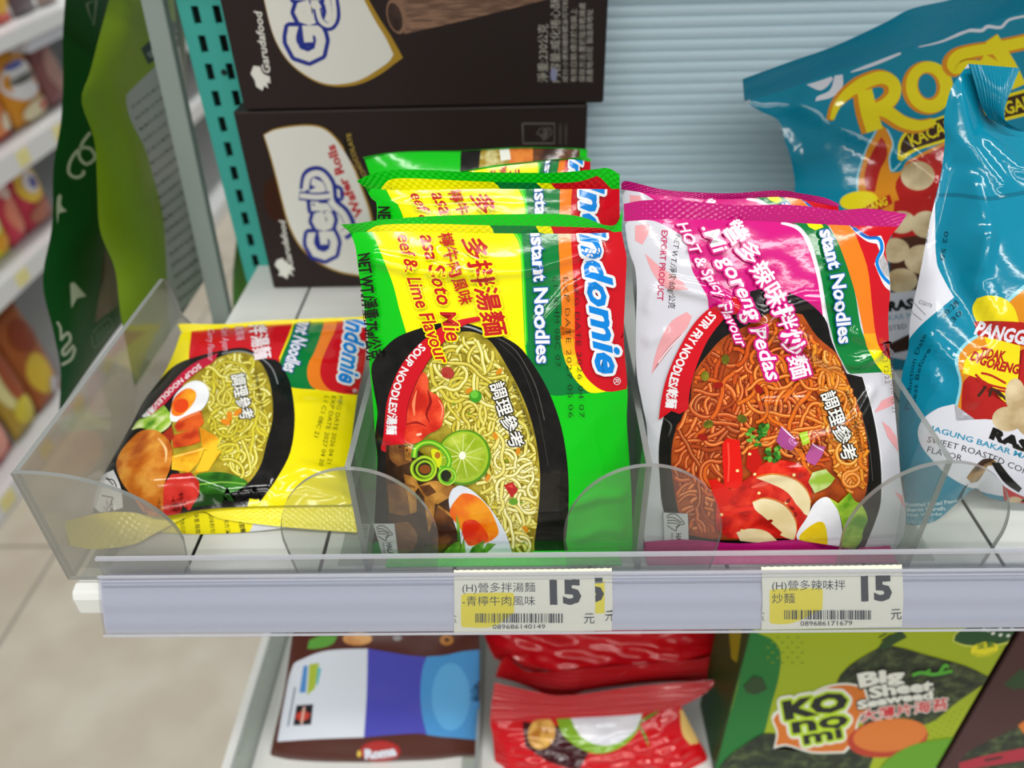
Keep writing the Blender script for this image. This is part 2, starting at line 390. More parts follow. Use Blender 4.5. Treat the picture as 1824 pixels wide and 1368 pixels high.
        V = np.concatenate(V); NN = np.concatenate(NN); F = np.concatenate(F); Mi = np.concatenate(Mi); me = bpy.data.meshes.new(name)
        me.vertices.add(len(V)); me.vertices.foreach_set('co', V.astype(np.float32).ravel()); me.loops.add(F.size); me.loops.foreach_set('vertex_index', F.astype(np.int32).ravel())
        me.polygons.add(len(F)); me.polygons.foreach_set('loop_start', np.arange(0, F.size, 3, dtype=np.int32))
        for m in mats: me.materials.append(m)
        me.polygons.foreach_set('material_index', Mi.astype(np.int32)); me.polygons.foreach_set('use_smooth', np.ones(len(F), bool)); me.update(calc_edges=True); me.validate()
        if (art or backH is None) and len(me.vertices) == len(NN): me.normals_split_custom_set_from_vertices(NN.astype(np.float32))
        return link(name, me, parent)
def pillow(h, pa=4, pb=4, ea=1.0, eb=1.0, skew=0.0, wv=None, lam=None, W=.1, D=.13):
    def f(a, b):
        A = np.clip(1-np.abs(2*a-1)**pa, 0, 1)**ea; B = np.clip(1-np.abs(2*b-1)**pb, 0, 1)**eb; z = h*A*B*(1+skew*(b-.5))
        for w_ in (wv or []): z = z+w_(a*W, b*D)*np.clip(A*B*1.6, 0, 1)
        return z
    return f
def pj(x, y, z):
    return tuple(project(np.array([[x, y, z]]))[0])
def crop(x0, y0, k):
    """coordinates measured on an enlargement of part of the frame -> frame coordinates"""
    def f(*p):
        if len(p) == 2 and np.isscalar(p[0]): return (x0+p[0]/k, y0+p[1]/k)
        return [(x0+q[0]/k, y0+q[1]/k) for q in p]
    return f
def lean_plane(y0, z0, y1, z1, xdir=0.0):
    """plane of a packet leaning back from (y0, z0) at its foot to (y1, z1) at its top"""
    n = np.array([xdir, -(z1-z0), (y1-y0)]); return np.array([0, y0, z0]), n/np.linalg.norm(n)
# ================================================================== the setting
WHITE = mat('D9DAD6', 'matte', 'white_enamel'); DARK = mat('0E1412', 'matte', 'slot_shadow_black')
def floor_material():
    m = bpy.data.materials.new('beige_floor_tile'); m.use_nodes = True; nt = m.node_tree; b = nt.nodes['Principled BSDF']; b.inputs['Roughness'].default_value = .32
    tc = nt.nodes.new('ShaderNodeTexCoord'); mp = nt.nodes.new('ShaderNodeMapping'); mp.inputs['Location'].default_value = (.32, -.83+.6*3, 0)
    br = nt.nodes.new('ShaderNodeTexBrick'); br.offset = 0; br.inputs['Scale'].default_value = 1; br.inputs['Brick Width'].default_value = .6; br.inputs['Row Height'].default_value = .6; br.inputs['Mortar Size'].default_value = .004
    nz = nt.nodes.new('ShaderNodeTexNoise'); nz.inputs['Scale'].default_value = 9; nz.inputs['Detail'].default_value = 5
    cr = nt.nodes.new('ShaderNodeValToRGB'); cr.color_ramp.elements[0].position = .38; cr.color_ramp.elements[0].color = lin('C1B7A6'); cr.color_ramp.elements[1].position = .66; cr.color_ramp.elements[1].color = lin('CCC5B6')
    mx = nt.nodes.new('ShaderNodeMix'); mx.data_type = 'RGBA'; L = nt.links.new
    L(tc.outputs['Object'], mp.inputs[0]); L(mp.outputs[0], br.inputs['Vector']); L(tc.outputs['Object'], nz.inputs['Vector']); L(nz.outputs['Fac'], cr.inputs['Fac'])
    L(br.outputs['Fac'], mx.inputs['Factor']); L(cr.outputs['Color'], mx.inputs['A']); mx.inputs['B'].default_value = lin('9C968B'); L(mx.outputs['Result'], b.inputs['Base Color'])
    return m
f = MB().box(-4, 3, -3.5, 5, -.93, -.9, floor_material()).build('floor'); tag(f, kind='structure')

# ribbed plastic sheet closing the back of the bay
def ribbed():
    m = bpy.data.materials.new('pale_blue_ribbed_plastic'); m.use_nodes = True; nt = m.node_tree; b = nt.nodes['Principled BSDF']; b.inputs['Base Color'].default_value = lin('D3EAF6'); b.inputs['Roughness'].default_value = .3
    return m
mb = MB(); n = 110; z0 = -.36; dz = .0062; prof = []
for i in range(n):
    z = z0+i*dz
    for k in range(6):
        t = k/6; prof.append((.272-.0011*abs(math.sin(math.pi*t))**.6, z+t*dz))
prof += [(.2722, z0+n*dz), (.279, z0+n*dz), (.279, z0)]
mb.prism(prof, -.149, .62, ribbed(), axis=0)
tag(mb.build('wall_back'), kind='structure')
# unseen upper shelf, put over the frame to shade the back of the bay
mb = MB().box(-.181, .62, .045, .271, .345, .365, WHITE); mb.box(-.181, .62, .035, .045, .33, .372, WHITE); tag(mb.build('unseen_upper_shelf_1'), kind='structure')

# shelf board
sh = empty('display_shelf', (.2, .13, -.012), 'white metal display shelf carrying the instant noodle packets', 'shelf')
mb = MB(); y0, y1 = -.006, .266
mb.box(-.181, .62, y0, y1, -.02, -.0006, WHITE)
grooves = [-.140+.0545*i for i in range(13)]; xs = [-.181]
for g in grooves: xs += [g, g+.0016]
xs.append(.62)
for a, b in zip(xs[0::2], xs[1::2]): mb.box(a, b, y0, y1, -.0006, .0002, WHITE)
mb.build('shelf_board', sh)
mb = MB()
for g in grooves: mb.box(g, g+.0016, y0+.001, y1-.001, -.0006, -.0003, DARK)
mb.build('slot', sh)
mb = MB(); mb.prism([(-.0065, 0.0), (-.011, -.001), (-.0125, -.004), (-.0125, -.0125), (-.010, -.0158), (-.0065, -.0158)], -.1822, -.166, WHITE, axis=0); mb.build('end_bracket', sh, bevel=.0008)
# price rail: clear extrusion clipped on the shelf's front edge, leaning up at the reader
rail = empty('price_rail', (.2, -.012, -.01), 'long clear plastic price rail on the front edge of the white shelf', 'price rail')
CLEAR_RAIL = clear('clear_rail_plastic', 'F2F3F6', .05, 'D5D7DE', 1.0, .07)
RAILBACK = mat('C9CAD3', 'gloss', 'milky_rail_plastic'); RAILLIP = clear('clear_rail_lip', 'E3E5EA', .42, 'E6E7EE', 1.2, .1)
X0, X1 = -.1683, .60
RY0, RZ0, RY1, RZ1 = -.0112, .0072, -.0219, -.0139      # face of the rail, top and bottom
def face(t, d=0.0):
    """point on the rail's face, t from top to bottom, d in front of it; the face bows gently outward"""
    ny, nz = (RZ0-RZ1), -(RY0-RY1); l = math.hypot(ny, nz); bow = .0008*math.sin(math.pi*t)+(.00018*math.sin(t*40)*abs(2*t-1)**5 if d > -.0001 else .0002*math.sin(t*17))
    return (RY0+(RY1-RY0)*t-(ny/l)*(d+bow), RZ0+(RZ1-RZ0)*t-(nz/l)*(d+bow))
ts = [i/48 for i in range(49)]
mb = MB(); mb.prism([face(t, -.0012) for t in ts]+[face(t, -.0026) for t in ts[::-1]], X0, X1, RAILBACK, axis=0); mb.build('rail_back', rail)
mb = MB(); mb.prism([face(t, .0006) for t in ts]+[face(t, .0000) for t in ts[::-1]], X0, X1, CLEAR_RAIL, axis=0); mb.build('clear_cover', rail)
mb = MB()
for t, th in ((-.035, .0009), (.03, .00025), (.995, .0007)):
    p = face(t, .0008); mb.box(X0, X1, p[0]-th/2, p[0]+th/2, p[1]-th/2, p[1]+th/2, RAILLIP)
mb.build('lip', rail)
mb = MB(); mb.box(X0+.001, X1, -.0093, -.0087, .004, .0165, clear('clear_flange_plastic', 'EDEEF1', .08, 'D5D7DE', 1.0, .06)); mb.box(X0+.001, X1, -.0098, -.0082, .0157, .0168, RAILLIP); mb.build('flange', rail)
mb = MB(); mb.box(X0+.001, X1, -.0125, -.0062, .0030, .0042, RAILLIP); mb.build('ledge', rail)

# clear dividers
ACR = clear('clear_acrylic', 'F1F3F1', .03, 'C8CBC8', .9, .05); EDGE = clear('acrylic_cut_edge', '9EA19F', .45, 'BEC2C0', 1.3, .15)
HAZY = clear('scuffed_acrylic', 'EBEBE8', .22, 'C5C2BA', 1.0, .12)
def divider(x, left_only, label):
    d = empty('shelf_divider', (x, .07, 0), label, 'divider', 'clear dividers along the shelf'); yf = -.004; h = .0580; t = .0011
    side = HAZY if left_only else ACR
    mb = MB(); prof = [(yf, .0004), (.168, .0004), (.146, h*.55), (.1415, h-.003), (.138, h), (yf, h)]
    mb.prism(prof, x-t, x+t, side, axis=0, edge=EDGE); mb.build('side_panel', d)
    mb = MB(); rx = .0298; hh = h+.0002; pr = []
    lo = 0.0 if left_only else -1.0
    for i in range(41):
        u = i/40; a = math.pi*(1-u) if not left_only else math.pi/2*(1-u)
        s_ = math.cos(a); z = math.sin(a)
        rr = rx*(1.72 if left_only else 1); zz = .022+(hh-.022)*z; pr.append((x+rr*s_, zz))
    if left_only: pr = [(x-t, .0004), (x-t, hh)]+pr[1:]+[(x+rx*1.62, .0004)]
    else: pr = [(x-rx*.93, .0004)]+pr+[(x+rx*.93, .0004)]
    mb.prism(pr, yf-.002, yf-.0002, side if left_only else ACR, axis=1, edge=EDGE); mb.build('front_flap', d)
    mb = MB(); mb.box(x+t, x+.013, .0, .166, .0004, .0014, ACR)
    if not left_only: mb.box(x-.013, x-t, .0, .166, .0004, .0014, ACR)
    mb.build('foot', d)
    return d
divider(-.1842, True, 'clear scuffed end divider at the shelf corner, left of the yellow noodle packet')
divider(-.0645, False, 'clear divider with rounded front between yellow packet and green packets')
divider(.0428, False, 'clear divider with rounded front between green packets and pink packets')
divider(.1484, False, 'clear divider with rounded front between pink packets and teal peanut bags')

# slotted upright at the corner of the bay
up = empty('slotted_upright', (-.17, .262, -.9), 'teal slotted metal upright behind the dark wafer boxes', 'upright')
TEAL = mat('3FA79C', 'matte', 'teal_enamel'); mb = MB(); cols = [-.1822, -.1702]; zt = [.1568-.0153*i for i in range(-18, 26)]
xsn = [-.1915]; 
for c_ in cols: xsn += [c_-.0021, c_+.0021]
xsn.append(-.150)
for a, b in zip(xsn[0::2], xsn[1::2]): mb.box(a, b, .262, .2645, -.9, .5, TEAL)
for c_ in cols:
    for za, zb in zip(zt[:-1], zt[1:]): mb.box(c_-.0021, c_+.0021, .262, .2645, zb+.0046, za-.0046, TEAL)
mb.build('slotted_face', up)
mb = MB(); mb.box(-.186, -.1505, .268, .2695, -.9, .5, DARK); mb.build('inner_channel', up)
mb = MB(); mb.prism([(-.174+.0016*math.cos(a), .126+.0016*math.sin(a)) for a in [k*.524 for k in range(12)]], .2612, .2622, DARK, axis=1); mb.build('round_hole', up)
GREYP = mat('8F9B96', 'matte', 'grey_enamel')
gp = MB(); gp.add([(-.2035, .262, .30), (-.1915, .262, .30), (-.2045, .248, -.045), (-.2175, .248, -.045), (-.2035, .2695, .30), (-.1915, .2695, .30), (-.2045, .2555, -.045), (-.2175, .2555, -.045)],
       [(0, 3, 2, 1), (4, 5, 6, 7), (0, 1, 5, 4), (1, 2, 6, 5), (2, 3, 7, 6), (3, 0, 4, 7)], GREYP)
gpo = gp.build('corner_post', bevel=.001); tag(gpo, 'pale grey metal post beside the teal slotted upright', 'post')
mb = MB(); mb.prism([(-.221, -.046), (-.216, -.050), (-.210, -.064), (-.2035, -.070), (-.203, -.052), (-.2045, -.040), (-.2175, -.036)], .243, .2475, mat('6E7873', 'metal'), axis=1); bk = mb.build('hook_bracket', gpo, bevel=.0008)
mb = MB()
for z in (.196, .199): mb.box(-.31, -.2, .2645, .2675, z-.0015, z+.0015, mat('6E7873', 'metal'))
mb.build('hook_peg', gpo)
# ================================================================== instant noodle packets
BLACK = mat('171513'); WHITEF = mat('E9E9EC'); SILVER = mat('C9CBD0')
CREAM = mat('F1F0EA'); INK = mat('1C1A14'); BOWL = mottled('100F0E', '1E1B18', 160, lo=.35, hi=.75, name='printed_black_bowl')
def crimp(pa, pb, amp): return lambda a, b: amp*np.sin(a*pa*6.283)*np.sin(b*pb*6.283)
def halal_mark(A, P, ink, txt=True):
    """the small certification mark: pointed gunungan of slanting lines over the word; P maps a 100 x 160 box to the sheet"""
    for q in ([(12, 20), (30, 6), (58, 10), (90, 50), (70, 58), (52, 70)], [(14, 26), (40, 22), (80, 46)], [(14, 38), (46, 36), (74, 50)], [(14, 50), (44, 50), (68, 56)], [(14, 62), (36, 78), (52, 88), (56, 72), (70, 60)]):
        A.stroke(ink, P(*q), 1.5, smooth=True)
    if txt:
        A.text(ink, 'HALAL', P((52, 100), (52, 178)), 9.5, bold=.03); A.text(ink, 'INDONESIA', P((30, 100), (30, 178)), 4.2)

# ---- green packet
GREEN = mat('0FC418'); DGREEN = mat('0B7B38'); YEL = mat('F6EE05'); ORANGE = mat('F07F1D'); AMBER = mat('F7A81B'); RED = mat('CE1220'); BLUE = mat('0C83DA'); NAVYB = mat('2B62B4')
REDTXT = mat('BE1E1E'); GOLDY = mat('F2D21A')
g1 = crop(600, 240, 3.4208); g2 = crop(600, 560, 2.974); g3 = crop(640, 560, 5.7); g4 = crop(640, 780, 5.946); g5 = crop(860, 620, 3.507)
def noodle_word(A, path, size): A.text(BLUE, 'Indomie', path, size, bold=.03, shear=.32, outline=[(WHITEF, .11), ])
def green_art():
    A = Art()
    A.poly(YEL, g1((200, 560), (240, 650), (300, 800), (345, 920), (380, 1060), (425, 1215), (460, 1360), (1160, 1360), (1145, 1280), (1128, 900), (1116, 700), (1104, 645), (1080, 608), (1060, 560)))
    A.stroke(mat('7FE038'), g1((1085, 600), (1112, 640), (1122, 700), (1136, 900), (1152, 1280)), 2.6)
    A.poly(DGREEN, g1((1110, 560), (1130, 640), (1150, 900), (1165, 1280))+g2((1003, 130), (1010, 210), (1030, 300), (1070, 380), (1140, 428), (1240, 424), (1420, 410), (1300, 0), (1200, -200))+g1((1450, 1000), (1420, 560)))
    A.poly(ORANGE, g1((1340, 560), (1352, 700), (1365, 1000), (1372, 1300))+g2((1182, 60), (1195, 190), (1230, 190), (1290, 180), (1270, 0))+g1((1470, 1000), (1440, 560)))
    A.poly(AMBER, g2((1185, 130), (1196, 200), (1212, 255), (1290, 255), (1285, 130)))
    A.poly(mat('F8CF17'), g2((1200, 215), (1215, 262), (1240, 310), (1300, 310), (1300, 215)))
    A.poly(YEL, g2((1222, 275), (1255, 335), (1300, 385), (1345, 415), (1440, 408), (1360, 300), (1320, 275)))
    A.poly(RED, g1((1425, 560), (1430, 700), (1448, 1000), (1450, 1300))+g2((1252, 60), (1260, 180), (1285, 270), (1335, 350), (1425, 408), (1545, 394), (1560, 0))+g1((1790, 1200), (1790, 560)))
    A.stroke(mat('2A5A38'), g1((1346, 600), (1356, 800), (1370, 1100)), .9)
    # bowl
    A.poly(BOWL, g2((183, 290), (200, 240), (250, 180), (330, 115), (480, 62), (600, 40), (700, 50), (800, 85), (900, 128), (980, 185), (1060, 295), (1130, 425), (1190, 600), (1222, 800), (1228, 1000), (1212, 1200), (1170, 1420), (120, 1420), (150, 1200), (205, 900), (215, 760), (203, 640), (216, 520), (196, 400)), smooth=True, n=4)
    A.stroke(mat('55524C'), g2((700, 62), (820, 110), (935, 180), (1010, 290), (1060, 400), (1100, 560)), 1.6)
    A.stroke(mat('3A3834'), g2((860, 150), (960, 250), (1020, 380), (1075, 560), (1120, 800)), 1.2)
    A.stroke(mat('9AA0A2'), g2((650, 60), (720, 72), (800, 108)), 3)
    SOUP = mottled('8C7A1C', 'C2B03A', 120, lo=.35, hi=.65)
    A.poly(SOUP, g2((440, 290), (520, 160), (620, 100), (730, 95), (820, 150), (910, 290), (990, 450), (1045, 620), (1075, 820), (1070, 1010), (1045, 1220), (1020, 1420), (560, 1420), (420, 1000), (330, 760), (380, 480)), smooth=True, n=4)
    reg = g2((460, 270), (550, 140), (680, 105), (800, 150), (900, 310), (985, 480), (1045, 660), (1072, 880), (1062, 1090), (1030, 1320), (900, 1380), (830, 1100), (740, 900), (620, 660), (560, 600), (545, 520), (500, 430))
    A.noodles(reg, [(mat('8A7718'), mat('D9CB4A'), mat('F2EBA0')), (mat('9A8A22'), mat('E3D968'), mat('F7F3C0')), (mat('7E6E1A'), mat('CDBB3A'), mat('EDE380'))], 190, 190, 5.2, seed=5, curl=.24)
    reg2 = g2((850, 480), (960, 560), (1040, 760), (1060, 1000), (1020, 1280), (930, 1250), (860, 1080), (820, 800))
    A.noodles(reg2, [(mat('8A7A1E'), mat('E9DF7C'), mat('FAF7D4'))], 60, 190, 5.2, seed=11, curl=.22)
    A.ellipse(mat('3E9A22'), g2(735, 430), 11, 11); A.ellipse(mat('6CC238'), g2(730, 420), 7, 7)
    A.poly(mat('B4161A'), g2((885, 900), (930, 880), (960, 925), (925, 965))); A.poly(mat('DD4A3C'), g2((900, 905), (928, 893), (935, 915)))
    A.ellipse(mat('B03C30'), g2(588, 305), 12, 10, .6); A.ellipse(mat('5E9A1E'), g2(935, 985), 8, 6); A.ellipse(mat('A83024'), g2(575, 318), 5, 4)
    for c in ((840, 640), (960, 720), (800, 860), (1000, 1130), (700, 400), (860, 300)): A.ellipse(mat('D88A1C'), g2(*c), 7, 4, c[0])
    for c in ((900, 770), (980, 990), (700, 520), (620, 470), (990, 1200)): A.ellipse(mat('6FA01E'), g2(*c), 2.6, 1.6, c[1])
    # red ribbon with lettering
    A.poly(RED, g3((1230, 20), (1060, 45), (890, 95), (720, 205), (560, 350), (430, 520), (340, 720), (290, 900), (272, 1080), (262, 1230), (245, 1375), (440, 1375), (470, 1230), (488, 1100), (500, 920), (560, 740), (650, 560), (765, 385), (910, 230), (1060, 110), (1230, 60)), smooth=True, n=4)
    A.stroke(mat('7A0A14'), g3((1060, 112), (910, 232), (765, 388), (650, 563), (560, 743), (502, 922), (490, 1100)), 1.2)
    A.text(WHITEF, 'SOUP NOODLES/湯麵', g3((628, 290), (500, 432), (400, 610), (335, 800), (305, 1000), (298, 1215)), 14, bold=.035)
    # garnish
    TOM = mottled('C62414', 'EE5A34', 130, lo=.38, hi=.62, h3='DE3A20')
    A.poly(TOM, g3((650, 580), (705, 650), (715, 760), (800, 820), (862, 930), (858, 1050), (820, 1150), (700, 1210), (610, 1290), (470, 1300), (490, 1100), (505, 920), (565, 745)), smooth=True, n=4)
    A.stroke(mat('8E1410'), g3((700, 760), (730, 880), (690, 1000), (720, 1090)), 5, taper=(.3, 1, .8, .2)); A.stroke(mat('F58A5C'), g3((590, 760), (560, 900), (570, 1020)), 6, taper=(.2, 1, .3))
    A.stroke(mat('F7A982'), g3((800, 850), (850, 940), (835, 1060)), 2.5, taper=(.2, 1, .3)); A.stroke(mat('F9C8A8'), g3((590, 1215), (640, 1205)), 4); A.stroke(mat('A01A14'), g3((480, 1110), (590, 1090), (690, 1130)), 5, taper=(.3, 1, .2))
    DB = mottled('2A160C', '4A2B18', 120, lo=.4, hi=.6); B1 = mottled('5A3418', '9A6630', 110, lo=.36, hi=.66, h3='744622'); B2 = mottled('3A1D0E', '7A4822', 110, lo=.4, hi=.66); B3 = mottled('8A5418', 'D69A44', 160, lo=.36, hi=.66)
    A.poly(DB, g4((300, 60), (560, 100), (800, 250), (1000, 480), (960, 700), (1100, 1000), (900, 1368), (290, 1368), (320, 900), (300, 500)))
    A.poly(B1, g4((330, 70), (430, 60), (560, 90), (570, 240), (420, 290), (340, 210))); A.poly(B3, g4((490, 90), (565, 85), (560, 230), (500, 215)))
    A.poly(B3, g4((480, 370), (600, 400), (640, 500), (600, 560), (500, 480)))
    A.poly(B1, g4((315, 480), (500, 470), (600, 500), (612, 770), (480, 805), (330, 780))); A.poly(B3, g4((500, 500), (590, 520), (612, 640), (612, 770), (545, 790), (530, 640)))
    A.poly(mottled('6A4226', '8E5E38', 120), g4((390, 890), (520, 870), (600, 960), (622, 1060), (570, 1180), (410, 1210)))
    A.poly(B3, g4((620, 500), (800, 440), (1010, 490), (1000, 590), (830, 690), (700, 620))); A.poly(B2, g4((640, 500), (750, 480), (820, 560), (720, 610)))
    A.poly(B3, g4((690, 615), (810, 640), (790, 850), (740, 980), (720, 860)))
    A.poly(B2, g4((830, 700), (960, 790), (1060, 900), (1055, 980), (960, 1080), (850, 1200), (750, 1060), (790, 860))); A.stroke(B3, g4((835, 705), (960, 795), (1050, 895), (1050, 970)), 4)
    A.ellipse(mat('4E8A12'), g4(1110, 195), 47.5, 49, .3); A.ellipse(mat('9CBF2A'), g4(1105, 190), 44, 45.5, .3); A.ellipse(mottled('94B01E', 'C2D24E', 150), g4(1100, 188), 40, 41.5, .3)
    for k in range(11):
        a = k*.571+.2; c = np.array(g4(1095, 175)); A.stroke(mat('D3DF86'), [c, c+38*np.array([math.cos(a), math.sin(a)])], 2.2, taper=(1, .5))
    A.ellipse(mat('F2F4DE'), g4(1095, 175), 6, 7)
    for w_, hx in ((9, '4FA81A'), (3.5, 'A8DC3C')): A.stroke(mat(hx), g4((585, 190), (600, 110), (680, 45), (790, 40), (900, 110), (960, 220), (930, 300), (850, 310)), w_)
    A.poly(mat('D8E018'), g4((770, 110), (850, 120), (880, 210), (850, 300), (790, 230)), smooth=True); A.ellipse(mat('B4701C'), g4(835, 170), 5, 6)
    def ring(c, r, hx, w_): A.stroke(mat(hx), [np.array(g4(*c))+r*np.array([math.cos(k*.35), .98*math.sin(k*.35)]) for k in range(19)], w_)
    A.ellipse(mat('2A2A12'), g4(690, 310), 17, 17); ring((690, 310), 21, '7DB414', 6); ring((690, 312), 21.5, 'C9E23A', 2.4); ring((700, 315), 14, '9CC828', 4); A.ellipse(mat('8A4A1C'), g4(703, 318), 10, 8)
    A.ellipse(mat('15200C'), g4(920, 380), 10, 9); ring((935, 385), 14, '62B41C', 6); ring((938, 395), 14.5, 'B4E046', 2)
    A.poly(mottled('D5DCE8', 'F2F4F8', 60), g4((970, 560), (1030, 500), (1090, 488), (1200, 540), (1330, 660), (1440, 800), (1530, 950), (1600, 1130), (1620, 1368), (1150, 1368), (1100, 1150), (960, 720)), smooth=True, n=4)
    A.poly(mottled('F09A14', 'E8620C', 120, lo=.35, hi=.6), g4((1060, 600), (1140, 570), (1260, 610), (1370, 720), (1450, 880), (1472, 1000), (1370, 1080), (1250, 1110), (1150, 1110), (1085, 960), (960, 770)), smooth=True, n=4)
    A.poly(mottled('D8280C', 'EE5A10', 120), g4((1110, 870), (1220, 850), (1310, 920), (1370, 1050), (1250, 1100), (1150, 1105), (1090, 980)), smooth=True)
    for q in ([(870, 1215), (1000, 1090), (1080, 1060), (1060, 1215)], [(1030, 780), (1065, 900), (1075, 1100), (1040, 1060)], [(1100, 900), (1085, 1010), (1060, 1120)], [(1060, 1210), (1110, 1020), (1130, 1215)], [(1130, 1250), (1200, 1130), (1330, 1060), (1300, 1200)], [(1290, 1180), (1360, 1090), (1450, 1100), (1330, 1215)], [(760, 1215), (830, 1250), (1100, 1240), (1300, 1260), (1250, 1340), (900, 1340)]):
        A.poly(mottled('2E6A1A', '78B03A', 140), g4(*q))
    A.poly(mat('D4D5D8'), g4((160, 895), (385, 890), (400, 1050), (440, 1380), (285, 1380), (215, 1090)))
    halal_mark(A, lambda *q: g4(*[(165+2.05*x+.25*y, 905+1.9*y) for x, y in q]), INK)
    A.poly(mat('10862C'), g4((185, 1080), (215, 1090), (260, 1240), (90, 1260)))
    # lettering
    A.text(CREAM, '調理參考', g5((48, 222), (112, 420), (184, 622)), 21.5, bold=.018, outline=[(BLACK, .085)])
    A.text(INK, 'SERVING SUGGESTION', g5((178, 205), (240, 370), (292, 548)), 6.2)
    A.text(WHITEF, 'nstant Noodles', [(945, 405), (952, 520), (956, 646)], 24, bold=.03, outline=[(NAVYB, .075)])
    noodle_word(A, [(1030, 398), (1046, 520), (1062, 666)], 46); A.text(WHITEF, '®', g2((1455, 328), (1455, 370)), 13)
    A.text(REDTXT, '多拌湯麵', g1((772, 640), (845, 930), (920, 1238)), 32, bold=.03, shear=.15, outline=[(YEL, .1)])
    A.text(REDTXT, '檸牛肉風味', g1((622, 612), (690, 830), (762, 1040)), 20, bold=.018, shear=.1)
    A.text(REDTXT, 'asa Soto Mie', g1((508, 618), (590, 920), (678, 1262)), 28, bold=.022, shear=.3, outline=[(YEL, .08)])
    A.text(REDTXT, 'eef & Lime Flavour', g1((372, 618), (460, 960), (620, 1400)), 24, bold=.022, shear=.3, outline=[(YEL, .09)])
    A.text(INK, 'NET WT./淨重:75g/公克', g1((138, 728), (163, 1000), (203, 1368)), 23, bold=.022)
    for a, b, t in (((1020, 497), (1031, 742), 'MFG DATE 2026 04 07'), ((1003, 494), (1012, 742), 'EXP DATE 2027 05 06'), ((985, 494), (989, 652), 'L1: RHM 08C 07')):
        A.text(mat('20261A'), t, [a, b], 9, bold=-.012, spacing=1.1)
    return A
def green_seal_art():
    A = Art()
    A.poly(YEL, g1((185, 585), (240, 556), (330, 545), (600, 543), (930, 552), (1000, 640), (200, 640))); A.poly(DGREEN, g1((935, 552), (1215, 556), (1260, 640), (1000, 640)))
    A.poly(YEL, g1((1212, 556), (1305, 558), (1340, 640), (1255, 640))); A.poly(RED, g1((1303, 558), (1620, 568), (1700, 600), (1710, 640), (1340, 640)))
    return A
gr0, grn = lean_plane(.006, 0, .045, .127)
GL = g1((80, 596), (110, 670), (122, 745), (132, 830), (160, 1000), (185, 1200))+g2((172, 260), (188, 430), (200, 600), (212, 800), (205, 1000), (190, 1270))
GR = g1((1735, 590), (1752, 680), (1765, 760), (1755, 1000), (1748, 1250))+g2((1540, 400), (1536, 560), (1550, 780), (1562, 980), (1568, 1270))
GT = g1((80, 596), (330, 590), (900, 600), (1490, 602), (1735, 590)); GB = g2((190, 1270), (600, 1278), (1100, 1276), (1568, 1270))
wv = [waves(3, .00030, .03)]
GX = [ridge(g1((250, 760), (420, 800), (700, 830), (1100, 815), (1200, 800), (1400, 740), (1560, 700)), 0.00183, 11), ridge(g1((640, 720), (760, 760), (900, 830)), 0.00110, 11), ridge(g1((1240, 1120), (1400, 960), (1560, 880)), 0.00092, 11), ridge(g2((180, 640), (300, 630), (420, 690)), 0.00127, 11), ridge(g2((1260, 960), (1380, 930), (1520, 945)), 0.00146, 11), ridge(g2((1280, 1160), (1400, 1110), (1500, 1130)), 0.00110, 11), ridge(g4((330, 1180), (480, 1160), (620, 1190)), 0.00092, 11)]
S1 = Sheet(gr0, grn, GT, GR, GB, GL, pillow(.0085, 4, 3, 1, 1, .35, wv), 76, 100, extra=GX)
GA = green_art(); GS = green_seal_art()
SEAL_T = g1((35, 540), (130, 535), (300, 513), (700, 489), (1200, 478), (1400, 482), (1520, 505), (1625, 545), (1700, 540), (1738, 450))
def seal(plane, top, bottom, base, art, parent, name='top_seal', tilt=.002, like=None, n=(150, 14)):
    S = Sheet(plane[0], plane[1], top, [top[-1], bottom[-1]], bottom, [top[0], bottom[0]], lambda a, b: tilt*(1-b)+crimp(34, 3, .00014)(a, b)+waves(5, .0008, .05)(a*.1, b*.01)*(1-b), n[0], n[1])
    S.build(name, base, parent, art=art, like=like, thick=.0003); return S
GG = 'green instant noodle packets in the middle bay'
p1 = empty('noodle_packet', (-.013, .01, 0), 'bright green and yellow instant noodle packet, front one of its row, whole bowl showing', 'noodle packet', GG)
S1.build('pouch', GREEN, p1, art=GA, back=mat('0FA818'), backH=pillow(.010, 4, 4))
SS1 = seal((gr0, grn), SEAL_T, GT, GREEN, GS, p1)
sb = Sheet((0, 0, .0012), (0, -.2, 1), [pj(-.058, .0085, .0012), pj(.036, .0085, .0012)], [pj(.036, .0085, .0012), pj(.037, -.0015, .0012)], [pj(-.058, -.0015, .0012), pj(.037, -.0015, .0012)], [pj(-.058, .0085, .0012), pj(-.058, -.0015, .0012)], crimp(34, 3, .0001), 140, 12)
sb.build('bottom_seal', GREEN, p1, thick=.0003)
# second green packet, leaning behind the first
q0, qn = lean_plane(.042, .002, .070, .137)
T2 = g1((175, 325), (400, 338), (900, 330), (1300, 332), (1722, 330)); L2 = [T2[0]]+g1((205, 385), (245, 480))+[pj(-.0635, .058, .08), pj(-.0635, .05, .04), pj(-.0635, .042, .002)]
R2 = [T2[-1]]+[pj(.0375, .058, .08), pj(.0375, .05, .04), pj(.0365, .042, .002)]
S2 = Sheet(q0, qn, T2, R2, [L2[-1], R2[-1]], L2, pillow(.0085, 4, 3, 1, 1, .3, [waves(13, .0003, .03)]), 50, 60)
p2 = empty('noodle_packet', (-.013, .045, 0), 'bright green and yellow instant noodle packet, second of its row, only its upper third showing', 'noodle packet', GG)
S2.build('pouch', GREEN, p2, art=GA, back=mat('0FA818'), backH=pillow(.009, 4, 4), like=S1, upto=560)
SEAL2 = g1((130, 275), (210, 236), (400, 210), (800, 222), (1300, 226), (1560, 206), (1650, 200), (1722, 240))
seal((q0, qn), SEAL2, T2, GREEN, GS, p2, like=SS1)
